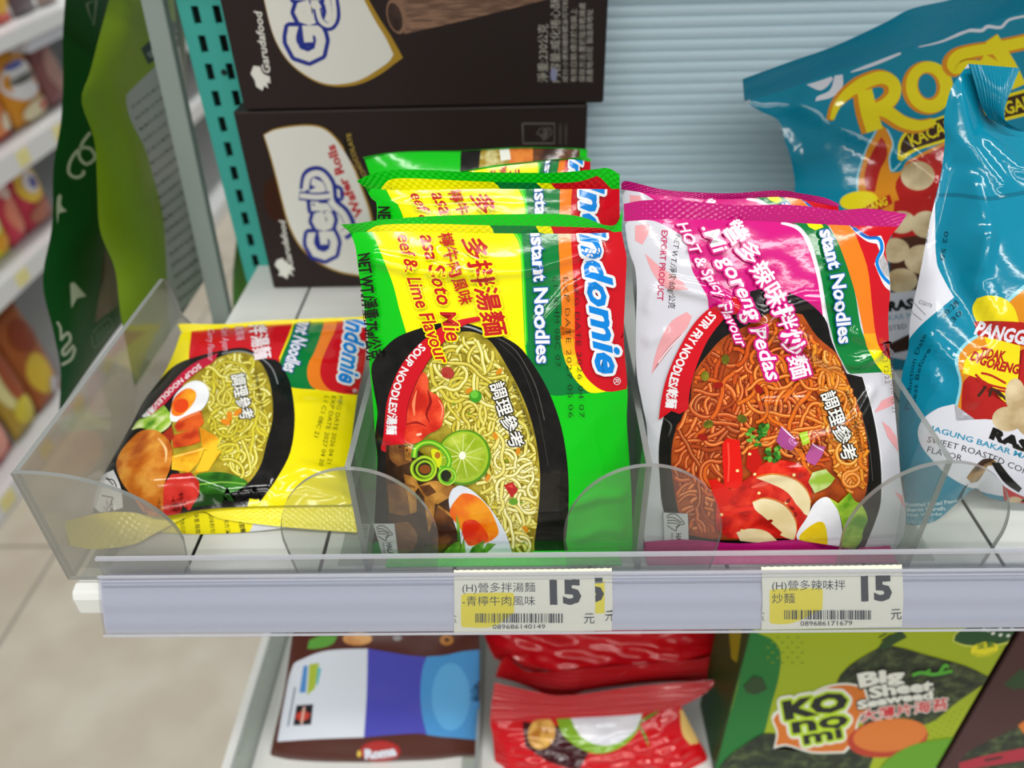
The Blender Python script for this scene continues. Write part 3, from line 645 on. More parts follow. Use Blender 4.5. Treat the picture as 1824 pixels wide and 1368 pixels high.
# ---- pink packet
PINKW = mat('D2D2DB'); PINK = mat('D31480'); PALE = mat('E8A3A8'); PINKD = mat('B41670')
k1 = crop(1100, 310, 3.378); k2 = crop(1120, 560, 3.0404); k3 = crop(1100, 480, 4.56); k4 = crop(1340, 560, 4.56); k5 = crop(1130, 760, 5.473)
def pink_art():
    A = Art()
    A.poly(PINK, k1((20, 240), (230, 285), (330, 335), (400, 385), (428, 480), (450, 580), (495, 660), (540, 740), (560, 830), (900, 1100), (1240, 1000), (1235, 800), (1205, 620), (1150, 430), (1090, 340), (1010, 297), (1000, 240)))
    A.poly(PINK, k1((1000, 240), (1000, 300), (1700, 330), (1760, 240)))
    A.stroke(mat('F2F2F4'), k1((985, 292), (1085, 328), (1150, 420), (1205, 600), (1235, 780), (1250, 900)), 5.5)
    A.poly(DGREEN, k1((1010, 285), (1100, 318), (1168, 420), (1225, 620), (1255, 800), (1290, 980))+k2((1090, 60), (1120, 180), (1180, 300), (1200, 322), (1395, 312))+k1((1650, 1150), (1490, 1000), (1425, 700), (1335, 430), (1260, 300)), smooth=False)
    A.poly(YEL, k1((1140, 290), (1230, 298), (1240, 320), (1190, 338), (1150, 318)))
    A.poly(ORANGE, k1((1270, 300), (1335, 430), (1425, 700), (1490, 1000), (1560, 1010), (1535, 800), (1505, 560), (1410, 300)))
    A.poly(AMBER, k1((1478, 960), (1500, 1040), (1540, 1110), (1640, 1110), (1600, 960)))
    A.poly(YEL, k1((1510, 1060), (1545, 1130), (1600, 1200), (1660, 1215), (1660, 1060)))
    A.poly(RED, k1((1400, 290), (1500, 550), (1532, 800), (1560, 1000), (1600, 1080), (1680, 1150), (1700, 290)))
    A.poly(WHITEF, k1((1385, 300), (1440, 330), (1520, 375), (1585, 370), (1605, 420), (1600, 480), (1570, 520), (1600, 600), (1670, 640), (1670, 720), (1610, 680), (1570, 600), (1545, 540), (1580, 470), (1560, 420), (1500, 405), (1430, 350)))
    A.stroke(BLUE, k1((1420, 325), (1500, 380), (1570, 388), (1590, 450), (1560, 530), (1600, 620), (1680, 690)), 6); A.stroke(mat('3A3F9A'), k1((1400, 310), (1490, 372), (1560, 378)), 2.2)
    for q in (k3((275, 860), (300, 720), (355, 560), (440, 420), (560, 345), (605, 380), (560, 480), (420, 620), (330, 750)), k1((165, 480), (215, 600), (300, 690), (425, 695), (380, 640), (260, 560), (190, 500)), k1((105, 310), (185, 300), (195, 340), (150, 425), (105, 400)),
              k4((990, 800), (1050, 700), (1145, 655), (1150, 735)), k4((1050, 865), (1120, 920), (1172, 1000), (1185, 1120), (1100, 1000)), k2((1440, 960), (1480, 980), (1500, 1060))):
        A.poly(PALE, q)
    A.stroke(mat('F2D8DC'), k3((330, 760), (420, 640), (540, 520)), 2.5)
    A.text(mat('C42A5C'), 'EXPORT PRODUCT', k1((266, 338), (252, 560), (238, 760)), 11, bold=.02)
    A.text(INK, 'NET WT./淨重:80g/公克', k1((348, 365), (318, 560), (308, 810)), 10, shear=.1)
    A.poly(BOWL, k2((1240, 1340), (1290, 1230), (1345, 1090), (1365, 1000), (1362, 800), (1325, 560), (1265, 340), (1180, 320), (1100, 150), (1060, 20), (930, -90), (720, -140), (520, -40), (400, 120), (280, 330), (200, 520), (165, 700), (168, 880), (190, 1070), (270, 1230), (420, 1290)), smooth=False)
    A.stroke(mat('F7F7F9'), k2((1265, 335), (1330, 560), (1368, 800), (1370, 1000)), 1.2)
    A.stroke(mat('4A4845'), k2((1180, 360), (1250, 520), (1300, 700), (1320, 900)), 1.4); A.stroke(mat('5C5A58'), k2((190, 560), (230, 600), (215, 660)), 3, taper=(.2, 1, .2))
    A.poly(mottled('7E2C0C', 'B4501A', 110, lo=.35, hi=.62), k2((250, 640), (330, 480), (350, 330), (440, 200), (520, 120), (640, 60), (800, -20), (940, 0), (1020, 120), (1130, 220), (1175, 330), (1210, 420), (1265, 560), (1295, 740), (1285, 960), (1220, 1060), (900, 1200), (500, 1220), (300, 1190), (255, 1000), (230, 800)))
    L1 = [(mat('7A2408'), mat('C4501A'), mat('E08A50')), (mat('6A1E08'), mat('A84418'), mat('CC7A48')), (mat('8A2A0A'), mat('D86420'), mat('F0A060'))]
    L2 = [(mat('8A340A'), mat('E0701C'), mat('F4AC5C')), (mat('7A2408'), mat('CE5518'), mat('EE9A5A'))]; L3 = [(mat('A2500E'), mat('E8962C'), mat('F8CC7C')), (mat('9A4A10'), mat('E07E22'), mat('F4B466'))]
    A.noodles(k2((255, 640), (335, 480), (355, 330), (450, 200), (540, 130), (700, 60), (720, 400), (640, 640), (600, 820), (470, 1180), (310, 1190), (262, 1000), (235, 800)), L1, 90, 200, 6.2, seed=21, curl=.19)
    A.noodles(k2((560, 140), (700, 60), (900, 20), (1020, 140), (1080, 380), (1100, 600), (1080, 860), (960, 880), (900, 780), (700, 720), (600, 760)), L2, 90, 190, 5.8, seed=22, curl=.21)
    A.noodles(k2((980, 140), (1120, 230), (1170, 330), (1260, 560), (1290, 740), (1280, 960), (1180, 960), (1100, 820), (1050, 640), (1020, 400)), L3, 90, 170, 5.2, seed=23, curl=.26)
    for c in ((410, 330), (430, 590), (520, 240), (610, 560)): A.ellipse(mottled('5A5A14', '8A8420', 200), k2(*c), 9, 7, c[0])
    for c in ((480, 380), (700, 400), (400, 660)): A.ellipse(mat('9A1A0E'), k2(*c), 9, 6, c[1])
    # ribbon
    A.poly(RED, k3((850, 255), (720, 330), (600, 460), (480, 680), (400, 880), (358, 1060), (340, 1215), (440, 1140), (505, 1165), (572, 1125), (592, 950), (645, 760), (735, 560), (880, 375), (960, 300)), smooth=False)
    A.poly(RED, k1((640, 770), (720, 730), (790, 750), (720, 830), (650, 850)))
    A.text(WHITEF, 'STIR FRY NOODLES/乾麵', k3((748, 335), (600, 520), (498, 700), (430, 880), (398, 1110)), 15.5, bold=.035)
    # garnish
    RS = mottled('A80E06', 'EA3A22', 130, lo=.36, hi=.62, h3='D0180C'); CH = mottled('E2CE96', 'F2E6C0', 60)
    A.poly(RS, k2((640, 880), (690, 830), (760, 785), (860, 790), (950, 830), (985, 900), (960, 1090), (900, 1210), (800, 1200), (540, 1200), (470, 1150), (470, 1010), (560, 930)))
    A.poly(mat('E4160C'), k2((505, 700), (530, 665), (595, 675), (612, 890), (585, 935), (515, 930))); A.stroke(mat('F4503A'), k2((535, 690), (540, 800), (535, 900)), 3); A.poly(mat('D81408'), k2((430, 890), (470, 885), (560, 950), (530, 1030), (480, 1040)))
    A.poly(mat('C41408'), k2((640, 730), (690, 720), (720, 800), (670, 860), (630, 820))); A.stroke(mat('E6281A'), k2((480, 1090), (600, 1050), (740, 1040)), 8, taper=(.4, 1, .7)); A.stroke(mat('F05A48'), k2((660, 930), (720, 910), (750, 905)), 9, taper=(.3, 1, .4))
    A.poly(CH, k2((690, 880), (780, 862), (880, 880), (950, 940), (978, 1010), (970, 1085), (930, 1060), (860, 960), (760, 905))); A.poly(CH, k2((665, 1010), (730, 990), (830, 1020), (890, 1090), (905, 1160), (890, 1215), (810, 1180), (740, 1100), (680, 1050))); A.poly(CH, k2((580, 1170), (650, 1150), (740, 1165), (800, 1215), (700, 1225), (600, 1215)))
    A.stroke(mat('D8882C'), k2((690, 875), (780, 858), (885, 876), (955, 938), (982, 1010)), 1.6); A.stroke(mat('D8882C'), k2((665, 1008), (735, 985), (835, 1015), (895, 1088), (908, 1160)), 1.6)
    A.stroke(RS, k2((760, 925), (850, 985), (930, 1070), (935, 1110)), 8); A.stroke(RS, k2((700, 1080), (760, 1130), (820, 1180)), 7)
    for c in ((585, 840), (680, 860), (650, 750), (700, 960), (890, 860), (610, 1160), (850, 1010), (500, 1075)): A.ellipse(mat('F2D890'), k2(*c), 3, 2.6)
    for c in ((860, 1000), (880, 1040), (760, 1110), (900, 1075)): A.ellipse(mat('8E0C06'), k2(*c), 5, 3, c[0])
    A.poly(mottled('E4E4EC', 'F6F6F8', 60), k2((905, 1200), (960, 1090), (1005, 1010), (1070, 982), (1125, 1050), (1150, 1170), (1120, 1265), (1010, 1260)), smooth=True); A.poly(mottled('E8C408', 'F8E42A', 90), k2((918, 1195), (1000, 1122), (1055, 1125), (1072, 1230), (1050, 1260), (970, 1245)), smooth=True)
    A.poly(mottled('5E9A10', 'BEE044', 120, lo=.36, hi=.62), k2((1080, 985), (1130, 1015), (1190, 955), (1215, 1000), (1250, 1020), (1285, 1100), (1262, 1160), (1250, 1220), (1180, 1300), (1130, 1250), (1155, 1170), (1130, 1060)))
    A.poly(mottled('96B838', 'DCE8A8', 120), k2((965, 900), (985, 850), (1060, 830), (1112, 880), (1075, 925), (1000, 960)))
    for q, hx in ((k2((795, 680), (820, 600), (870, 640), (910, 700), (880, 728), (830, 715)), 'A84A8C'), (k2((948, 770), (985, 690), (1060, 705), (1040, 760), (1000, 812), (960, 800)), 'B45494')):
        A.poly(mat(hx), q); A.stroke(mat('EED8E8'), [q[1], (np.array(q[2])+np.array(q[3]))/2], 3.5, taper=(.3, 1, .4))
    A.poly(mat('A8CC30'), k2((915, 640), (960, 628), (972, 690), (935, 705))); A.poly(mat('E8781C'), k2((890, 715), (930, 720), (955, 790), (935, 785)))
    R = random.Random(4)
    for (cx, cy, r) in ((690, 650, 62), (775, 740, 55), (720, 610, 40)):
        for k in range(16):
            a = R.uniform(0, 6.28); rr = R.uniform(.3, 1)*r; A.poly(mat(R.choice(('2E6E1E', '3C8A26', '1E5216', '6CB03C'))), [k2(cx+rr*math.cos(a)+R.uniform(10, 22)*math.cos(t), cy+rr*math.sin(a)*.85+R.uniform(8, 18)*math.sin(t)) for t in (0, 1.2, 2.4, 3.6, 5)])
    # lettering
    A.text(CREAM, '調理參考', k4((552, 640), (642, 890), (738, 1185)), 21, bold=.018, outline=[(BLACK, .085)])
    A.text(INK, 'SERVING SUGGESTION', k4((735, 620), (800, 850), (856, 1105)), 6)
    A.text(WHITEF, 'stant Noodles', k1((1208, 345), (1275, 640), (1322, 1018)), 25, bold=.03, outline=[(NAVYB, .075)])
    A.text(mat('F1EDF2'), '營多辣味拌炒麵', k1((628, 325), (780, 560), (940, 840), (1055, 1228)), 29, bold=.022, outline=[(PINK, .1)])
    A.text(mat('F1EDF2'), '.Mi goreng Pedas', k1((500, 325), (590, 500), (740, 780), (900, 1245)), 27, bold=.022, shear=.2, outline=[(PINK, .12)])
    A.text(mat('F1EDF2'), 'HOT & Spicy Flavour', k1((352, 305), (470, 540), (590, 740), (722, 1045)), 19, bold=.01, shear=.3, outline=[(PINK, .1)])
    A.poly(mat('CFD0D4'), k5((283, 815), (520, 825), (527, 1172), (283, 1178))); A.stroke(INK, k5((283, 815), (520, 825), (527, 1172), (283, 1178), (283, 815)), .8, smooth=False)
    halal_mark(A, lambda *q: k5(*[(292+2.15*x, 822+1.95*y) for x, y in q]), INK)
    A.poly(PINKD, k2((60, 1225), (290, 1205), (600, 1225), (900, 1205), (960, 1218), (1060, 1262), (1260, 1300), (1500, 1300), (1500, 1400), (60, 1400)))
    for a, b, t in ((k4(1075, 220), k4(1108, 790), 'MFG DATE 2026 05 21'), (k4(1030, 300), k4(1052, 560), 'C3 12:22')): A.text(mat('5A2A20'), t, [a, b], 8, bold=-.012)
    return A
pk0, pkn = lean_plane(.006, 0, .047, .123)
KL = k1((42, 285), (60, 420), (82, 500), (106, 570), (116, 700), (111, 900), (114, 1180))+k2((72, 480), (98, 620), (103, 860), (90, 1080), (76, 1290))
KR = k1((1690, 318), (1640, 380), (1612, 460), (1630, 560), (1640, 700), (1628, 850), (1632, 1000), (1646, 1180))+k2((1440, 500), (1458, 700), (1474, 900), (1500, 1060), (1488, 1190), (1430, 1290))
KT = k1((42, 285), (300, 272), (700, 277), (1020, 292), (1400, 310), (1690, 318)); KB = k2((76, 1290), (500, 1294), (1000, 1292), (1430, 1290))
KX = [ridge(k1((320, 660), (520, 710), (700, 790), (900, 920), (1100, 1010), (1230, 1090), (1400, 1110), (1540, 1060)), 0.00201, 11), ridge(k1((900, 840), (1000, 770), (1100, 740), (1260, 745)), 0.00127, 11), ridge(k2((700, 440), (900, 430)), 0.00110, 11), ridge(k2((850, 660), (1060, 600), (1200, 500), (1280, 390)), 0.00164, 11), ridge(k2((680, 830), (790, 800), (900, 780)), 0.00110, 11),
      ridge(k3((240, 560), (360, 500)), 0.00092, 11), ridge(k3((230, 300), (280, 170)), 0.00092, 11), ridge(k4((800, 130), (920, 190), (1030, 260)), 0.00164, 11)]
SP = Sheet(pk0, pkn, KT, KR, KB, KL, pillow(.0085, 4, 3, 1, 1, .35, [waves(31, .00035, .028)]), 76, 100, extra=KX)
PA = pink_art(); PG = 'pink instant noodle packets in the right bay'
def pink_seal_art(c1, c2):
    A = Art(); A.poly(DGREEN, c1); return A
p5 = empty('noodle_packet', (.094, .01, 0), 'pink and white instant noodle packet with orange noodles, front one of its row', 'noodle packet', PG)
SP.build('pouch', PINKW, p5, art=PA, back=SILVER, backH=pillow(.010, 4, 4))
PS_T = k1((34, 178), (170, 156), (420, 160), (700, 187), (1000, 182), (1200, 200), (1320, 216), (1500, 206), (1742, 240))
seal((pk0, pkn), PS_T, KT, mat('C5187A'), None, p5, tilt=.001)
ps = Sheet((0, 0, .0012), (0, -.2, 1), [pj(.047, .0085, .0012), pj(.1465, .0085, .0012)], [pj(.1465, .0085, .0012), pj(.1465, -.0015, .0012)], [pj(.047, -.0015, .0012), pj(.1465, -.0015, .0012)], [pj(.047, .0085, .0012), pj(.047, -.0015, .0012)], crimp(34, 3, .0001), 140, 12)
ps.build('bottom_seal', PINKD, p5, thick=.0003)
q0, qn = lean_plane(.042, .002, .072, .128)
T6 = k1((22, 92), (280, 130), (500, 150), (700, 150), (960, 138), (1100, 152), (1330, 200)); TE6 = k1((20, 58), (60, 40), (280, 95), (500, 110), (700, 112), (960, 95), (1100, 114), (1240, 140), (1330, 180))
L6 = [T6[0], pj(.044, .06, .08), pj(.045, .05, .04), pj(.0475, .042, .002)]; R6 = [T6[-1], pj(.128, .06, .08), pj(.134, .05, .04), pj(.14, .042, .002)]
S6 = Sheet(q0, qn, T6, R6, [L6[-1], R6[-1]], L6, pillow(.0085, 4, 3, 1, 1, .3, [waves(14, .0003, .03)]), 44, 56)
p6 = empty('noodle_packet', (.094, .045, 0), 'pink and white instant noodle packet, only its top edge showing behind the front one', 'noodle packet', PG)
S6.build('pouch', PINKW, p6, art=PA, back=SILVER, backH=pillow(.009, 4, 4), like=SP, upto=480)
seal((q0, qn), TE6, T6, mat('C5187A'), None, p6, tilt=.001)
# ---- yellow packet
YB = mat('F5E40A'); y1 = crop(100, 540, 2.9103)
def yellow_art():
    A = Art()
    A.poly(RED, y1((706, 100), (700, 160), (688, 290), (700, 420), (1150, 420), (1160, 290), (1195, 200), (1228, 100)))
    A.stroke(YB, y1((1240, 90), (1205, 180), (1160, 290)), 4)
    A.poly(DGREEN, y1((1245, 60), (1215, 170), (1168, 280), (1150, 350), (1165, 400), (1210, 432), (1250, 442), (1345, 448), (1345, 300), (1380, 180), (1395, 60)))
    A.poly(ORANGE, y1((1392, 60), (1382, 130), (1340, 250), (1306, 320), (1304, 390), (1335, 440), (1440, 460), (1400, 300), (1440, 180), (1462, 60)))
    A.poly(RED, y1((1455, 60), (1450, 130), (1400, 240), (1370, 330), (1378, 400), (1430, 455), (1560, 475), (1640, 460), (1640, 60)))
    A.poly(BOWL, y1((540, 395), (620, 320), (720, 280), (860, 245), (980, 233), (1080, 285), (1150, 300), (1200, 380), (1222, 450), (1237, 600), (1215, 770), (1150, 900), (1080, 1000), (1045, 1040), (900, 1110), (180, 1110), (180, 1000), (260, 860), (330, 740), (400, 610), (460, 500)))
    A.stroke(mat('8E9294'), y1((860, 262), (960, 250), (1060, 285), (1120, 340), (1150, 420)), 2)
    A.poly(mottled('8C7A14', 'BCA830', 120, lo=.35, hi=.65), y1((640, 460), (760, 330), (900, 262), (1000, 262), (1075, 330), (1115, 450), (1122, 600), (1090, 730), (1050, 860), (950, 960), (700, 950), (600, 800)))
    A.noodles(y1((700, 420), (800, 310), (900, 265), (1000, 265), (1068, 330), (1108, 450), (1118, 600), (1085, 730), (1045, 850), (960, 930), (880, 880), (820, 720), (780, 600), (790, 440)), [(mat('8A7710'), mat('DCCF3E'), mat('F4EE98')), (mat('7C6A0E'), mat('CFC034'), mat('ECE37A')), (mat('94821A'), mat('E6DC60'), mat('F8F4BC'))], 120, 130, 4.8, seed=41, curl=.26)
    A.poly(mat('C4143A'), y1((840, 262), (700, 325), (560, 465), (470, 575), (425, 645), (470, 622), (560, 535), (640, 445), (740, 355), (820, 305)))
    A.text(WHITEF, 'SOUP NOODLES/湯麵', y1((742, 318), (610, 425), (450, 590)), 8.5, bold=.03)
    A.poly(mottled('4E8A1A', 'E2E8B0', 160, lo=.36, hi=.66, h3='9CC440'), y1((395, 660), (430, 610), (500, 580), (560, 530), (600, 590), (590, 640), (520, 690), (450, 650)))
    A.poly(mottled('E8EAEE', 'F8F8F8', 60), y1((595, 610), (600, 540), (625, 470), (700, 410), (765, 415), (796, 470), (770, 540), (705, 595), (640, 615)), smooth=True); A.poly(mottled('E8580C', 'F6B020', 90, lo=.36, hi=.66), y1((600, 575), (615, 495), (680, 445), (727, 468), (712, 525), (650, 585)), smooth=True); A.ellipse(mat('E4440C'), y1(650, 535), 14, 12, -.6)
    CA = mottled('B8300E', 'E8641C', 110); PO = mottled('D8860E', 'F8C42A', 90)
    A.poly(CA, y1((615, 640), (640, 605), (752, 558), (768, 620), (745, 650), (630, 670))); A.poly(CA, y1((600, 690), (740, 648), (750, 722), (700, 740), (610, 755))); A.stroke(mat('F08A4A'), y1((640, 612), (745, 570)), 2.5); A.poly(mat('9E2A10'), y1((545, 690), (600, 640), (615, 700), (590, 720)))
    A.poly(PO, y1((745, 645), (842, 700), (835, 770), (760, 760))); A.poly(PO, y1((605, 795), (775, 745), (740, 830), (690, 882), (600, 865))); A.poly(PO, y1((770, 765), (860, 765), (790, 872), (715, 885), (745, 830))); A.stroke(mat('FADA6A'), y1((615, 800), (765, 758)), 2)
    for c in ((900, 590), (945, 570), (880, 620)): A.ellipse(mat('E88A1A'), y1(*c), 9, 5, c[0])
    CK = mottled('A8480C', 'E6A040', 85, lo=.34, hi=.66, h3='C8701C'); A.poly(CK, y1((318, 850), (330, 790), (375, 725), (440, 668), (520, 662), (585, 715), (606, 775), (592, 860), (562, 950), (556, 1105), (480, 1105), (405, 1010), (345, 930)), smooth=True)
    A.stroke(mat('F4C88A'), y1((530, 700), (570, 760), (570, 830)), 5, taper=(.2, 1, .2)); A.stroke(mat('8A340C'), y1((420, 1000), (470, 1060), (520, 1080)), 5, taper=(.3, 1, .3))
    A.poly(mottled('A81414', 'D83428', 90), y1((562, 945), (600, 890), (700, 880), (748, 930), (742, 990), (695, 1070), (560, 1110)), smooth=False)
    A.poly(mottled('1E5210', '3E8A22', 90), y1((735, 890), (860, 878), (960, 908), (990, 940), (900, 985), (760, 1000), (745, 930)), smooth=True); A.stroke(mat('8CC04A'), y1((745, 940), (870, 930), (985, 940)), 2); A.poly(mat('143C0C'), y1((700, 1060), (750, 990), (900, 985), (930, 1030)))
    A.poly(mat('E4E4E6'), y1((180, 1040), (245, 900), (302, 866), (340, 960), (350, 1060), (240, 1100))); A.stroke(INK, y1((262, 915), (300, 920), (318, 955)), 2); A.stroke(INK, y1((265, 905), (300, 945)), 2); A.stroke(INK, y1((240, 1000), (300, 1010), (280, 1060)), 2.5, smooth=False)
    A.text(CREAM, '調理參考', y1((912, 378), (935, 490), (966, 612)), 20, bold=.018, outline=[(BLACK, .085)]); A.text(INK, 'SERVING SUGGESTION', y1((1030, 370), (1065, 560)), 5)
    A.text(mat('F2E4EA'), '拌湯麵', y1((1004, 112), (1020, 200), (1038, 298)), 25, bold=.02); A.text(mat('E8B8C8'), '雞風味', y1((928, 122), (938, 200)), 13)
    A.text(mat('E6B4C4'), 'Kari Ayam', y1((858, 128), (866, 252)), 13, shear=.2); A.text(mat('E6B4C4'), 'Curry Flavour', y1((788, 140), (790, 305)), 12, shear=.2)
    A.text(WHITEF, 'tant Noodles', y1((1272, 70), (1222, 215), (1178, 352)), 25, bold=.03, outline=[(NAVYB, .08)])
    noodle_word(A, y1((1510, 70), (1485, 260), (1462, 412)), 36); A.text(WHITEF, '®', y1((1535, 445), (1532, 468)), 8)
    for a, b, t in ((y1(1462, 485), y1(1402, 835), 'MFG DATE 2026 04 21'), (y1(1428, 485), y1(1360, 845), 'EXP DATE 2027 04 20'), (y1(1392, 485), y1(1335, 695), 'L1 C1 08C 21')): A.text(mat('3A3A10'), t, [a, b], 8, bold=-.012)
    return A
yo, yn = lean_plane(.014, .009, .135, .036)
YT = y1((648, 150), (700, 146), (1100, 112), (1500, 92), (1612, 84)); YL = y1((648, 150), (600, 280), (540, 392), (460, 500), (400, 612), (330, 740), (255, 870), (205, 1000), (192, 1088))
YR = y1((1612, 84), (1602, 300), (1562, 480), (1532, 700), (1512, 850), (1540, 1045)); YBt = y1((192, 1088), (380, 1082), (540, 1104), (740, 1072), (900, 1058), (1170, 1050), (1540, 1045))
YX = [ridge(y1((450, 660), (380, 740), (350, 850), (440, 930), (540, 970), (750, 950), (900, 1010), (1100, 990)), 0.00110, 11), ridge(y1((1180, 960), (1300, 900), (1480, 900)), 0.00146, 11), ridge(y1((1150, 1050), (1300, 980), (1500, 1010)), 0.00127, 11), ridge(y1((1230, 600), (1500, 560)), 0.00073, 11)]
SY = Sheet(yo, yn, YT, YR, YBt, YL, pillow(.010, 4, 4, 1, 1, .3, [waves(51, .00035, .03)]), 72, 72, extra=YX)
p7 = empty('noodle_packet', (-.125, .07, 0), 'yellow instant noodle packet lying back flat in the left bay, chicken and egg pictured', 'noodle packet')
SY.build('pouch', YB, p7, art=yellow_art(), back=SILVER, backH=pillow(.0085, 4, 4))
seal((yo, yn), y1((638, 122), (700, 116), (1100, 98), (1500, 82), (1616, 62)), YT, mat('EBDD08'), None, p7, tilt=.001)
def yl(*p): return [y1(q[0], q[1])+(q[2],) for q in p]
sy = Sheet((0, .02, .0055), (0, -.55, .83), yl((45, 1130, .024), (230, 1088, .012), (390, 1084, .004), (540, 1106, 0), (740, 1074, 0), (900, 1060, 0), (1170, 1052, 0), (1540, 1046, 0)), yl((1540, 1046, 0), (1560, 1190, 0)), yl((58, 1255, .0175), (200, 1275, .010), (400, 1250, .003), (520, 1190, 0), (740, 1084, 0), (860, 1120, 0), (1180, 1160, 0), (1560, 1190, 0)), yl((45, 1130, .024), (58, 1255, .0175)), lambda a, b: crimp(40, 4, .00014)(a, b), 160, 18)
sy.build('bottom_seal', mat('EFE010'), p7, thick=.0003)
A = Art(); 
for i, t in enumerate(('原產地:印尼', '淨重:麵體', '調味粉包', '食用方法', '有效日期', '注意事項')): A.text(INK, t, y1((640+75*i, 1090), (648+78*i, 1195)), 7)
A.poly(SILVER, y1((1010, 1100), (1020, 1150), (1000, 1200), (1200, 1200), (1200, 1100))); A.text(INK, '營多湯麵', y1((935, 1100), (960, 1190)), 8)
bf = Sheet((0, .02, .003), (0, -.75, .66), y1((560, 1160), (740, 1086), (860, 1121), (1180, 1150)), y1((1180, 1150), (1185, 1164)), y1((540, 1188), (750, 1198), (1000, 1186), (1185, 1164)), y1((560, 1160), (540, 1188)), None, 50, 14)
bf.build('back_panel', mat('E8DA10'), p7, art=A, thick=.0003)
# ================================================================== dark wafer boxes against the back panel
b1 = crop(280, 0, 3.965); b2 = crop(380, 180, 3.8); b3 = crop(700, 0, 3.965)
CHOC = mat('2E2322', 'card', 'dark_brown_card'); OFFW = mat('E6E4DC', 'card'); GOLD = mat('B08A2E', 'card'); NAVY = mat('26348F', 'card'); DIM = mat('B8B2A8', 'card'); WRED = mat('BE2A2E', 'card')
def eagle(A, f, pts): A.poly(OFFW, f(*pts))
def lower_box_art():
    A = Art()
    A.poly(mat('3A1C10', 'card'), b2((350, 560), (420, 520), (470, 700), (480, 830), (380, 780), (340, 650)), smooth=True)
    A.poly(GOLD, b2((338, 228), (420, 186), (600, 160), (725, 170), (808, 222), (890, 325), (960, 455), (1000, 560), (1080, 800), (1080, 1000), (1010, 1190), (850, 1160), (715, 1100), (612, 1018), (552, 935), (500, 820), (462, 680), (422, 520), (382, 370)))
    A.poly(OFFW, b2((345, 230), (420, 195), (600, 170), (720, 180), (800, 230), (880, 332), (950, 460), (988, 560), (1065, 800), (1065, 1000), (1000, 1178), (850, 1150), (720, 1090), (620, 1010), (560, 930), (510, 820), (470, 680), (430, 520), (390, 370)))
    A.poly(BLACK, b2((885, 330), (960, 455), (1000, 545), (1060, 500), (1000, 430), (940, 210), (885, 210)))
    A.text(mat('B89A4A', 'card'), 'CHOCOLATE', b2((1040, 505), (968, 370), (928, 215)), 8, bold=.02)
    A.text(OFFW, 'Gery', b2((845, 1062), (800, 780), (770, 490)), 50, bold=.05, shear=.1, outline=[(NAVY, .15)])
    A.stroke(NAVY, b2((620, 600), (640, 500), (720, 480), (790, 560), (810, 680), (890, 760), (930, 860), (880, 910)), 20); A.stroke(OFFW, b2((625, 600), (645, 510), (720, 492), (780, 565), (800, 685), (880, 765), (915, 860), (870, 900)), 11)
    A.stroke(NAVY, b2((580, 640), (700, 650), (790, 640)), 16); A.stroke(OFFW, b2((585, 640), (700, 650), (790, 642)), 9)
    A.text(WRED, 'Wafer Rolls', b2((1018, 770), (900, 520), (818, 290)), 16, bold=.04)
    A.text(OFFW, 'Garudafood', b2((540, 1112), (505, 950), (482, 800)), 11, bold=.02, shear=.25)
    eagle(A, b2, ((415, 1110), (430, 1075), (470, 1062), (490, 1090), (540, 1122), (548, 1150), (520, 1140), (545, 1185), (510, 1165), (500, 1205), (470, 1185), (440, 1180), (450, 1150)))
    G = mat('6E675F', 'card'); A.stroke(G, b3((915, 872), (1140, 872), (1140, 1012), (920, 1012), (915, 872)), 3, smooth=False)
    halal_mark(A, lambda *q: b3(*[(1120-1.25*(y-4), 885+1.15*(x)) for x, y in q]), G, txt=False); A.text(G, 'HALAL', b3((1085, 985), (1085, 900)), 6)
    for x in (1190, 1230): A.text(G, '印尼原裝進口', b3((x, 1020), (x, 872)), 4)
    return A
def upper_box_art():
    A = Art()
    A.poly(GOLD, b1((740, -60), (800, 190), (850, 320), (930, 440), (1050, 540), (1180, 600), (1310, 612), (1440, 590), (1570, 528), (1690, 440), (1735, 408), (1660, 270), (1570, 130), (1460, -60)))
    A.poly(OFFW, b1((745, -60), (800, 180), (850, 310), (930, 430), (1050, 530), (1180, 588), (1300, 594), (1430, 565), (1560, 490), (1640, 430), (1668, 385), (1620, 280), (1530, 130), (1430, -60)))
    A.text(OFFW, 'Gery', b1((1190, 420), (1150, 130), (1110, -330)), 62, bold=.05, shear=.1, outline=[(NAVY, .14)])
    A.stroke(NAVY, b1((1130, 60), (1150, 150), (1220, 190), (1265, 120), (1250, -20)), 15); A.stroke(OFFW, b1((1130, 50), (1155, 145), (1215, 178), (1252, 115), (1240, -30)), 8)
    A.text(OFFW, 'Garudafood', b1((800, 512), (765, 300), (735, 70)), 14, bold=.02, shear=.25)
    eagle(A, b1, ((660, 520), (680, 465), (725, 470), (750, 520), (795, 540), (800, 590), (775, 580), (785, 625), (755, 605), (745, 640), (700, 610), (690, 570)))
    ROLL = mottled('6E5244', '9A7660', 90, 'card', stretch=(1, 1, 9)); A.poly(ROLL, b3((-40, -60), (20, 0), (85, 110), (80, 240), (560, 130), (1150, -20), (1150, -60))); A.ellipse(mat('8E6C58', 'card'), b3(25, 115), 17, 32, -.25); A.ellipse(mottled('1E1412', '4A3630', 90, 'card'), b3(15, 120), 12, 26, -.25)
    for x, y0, sz, t in ((1090, 170, 15, '淨重:230公克'), (1175, -10, 14, '內容量:威化捲心酥'), (1232, -10, 8, '成分:小麥粉糖棕櫚油可可粉'), (1295, 60, 9, '有效日期:標示於包裝上'), (1355, 20, 9, '保存方法:置於陰涼乾燥處'), (1408, 65, 9, '原產地:印尼 製造商地址')):
        A.text(DIM, t, b3((x, 580), (x, y0)), sz)
    A.ellipse(mat('8E90B0', 'card'), b3(1135, 525), 6, 12)
    return A
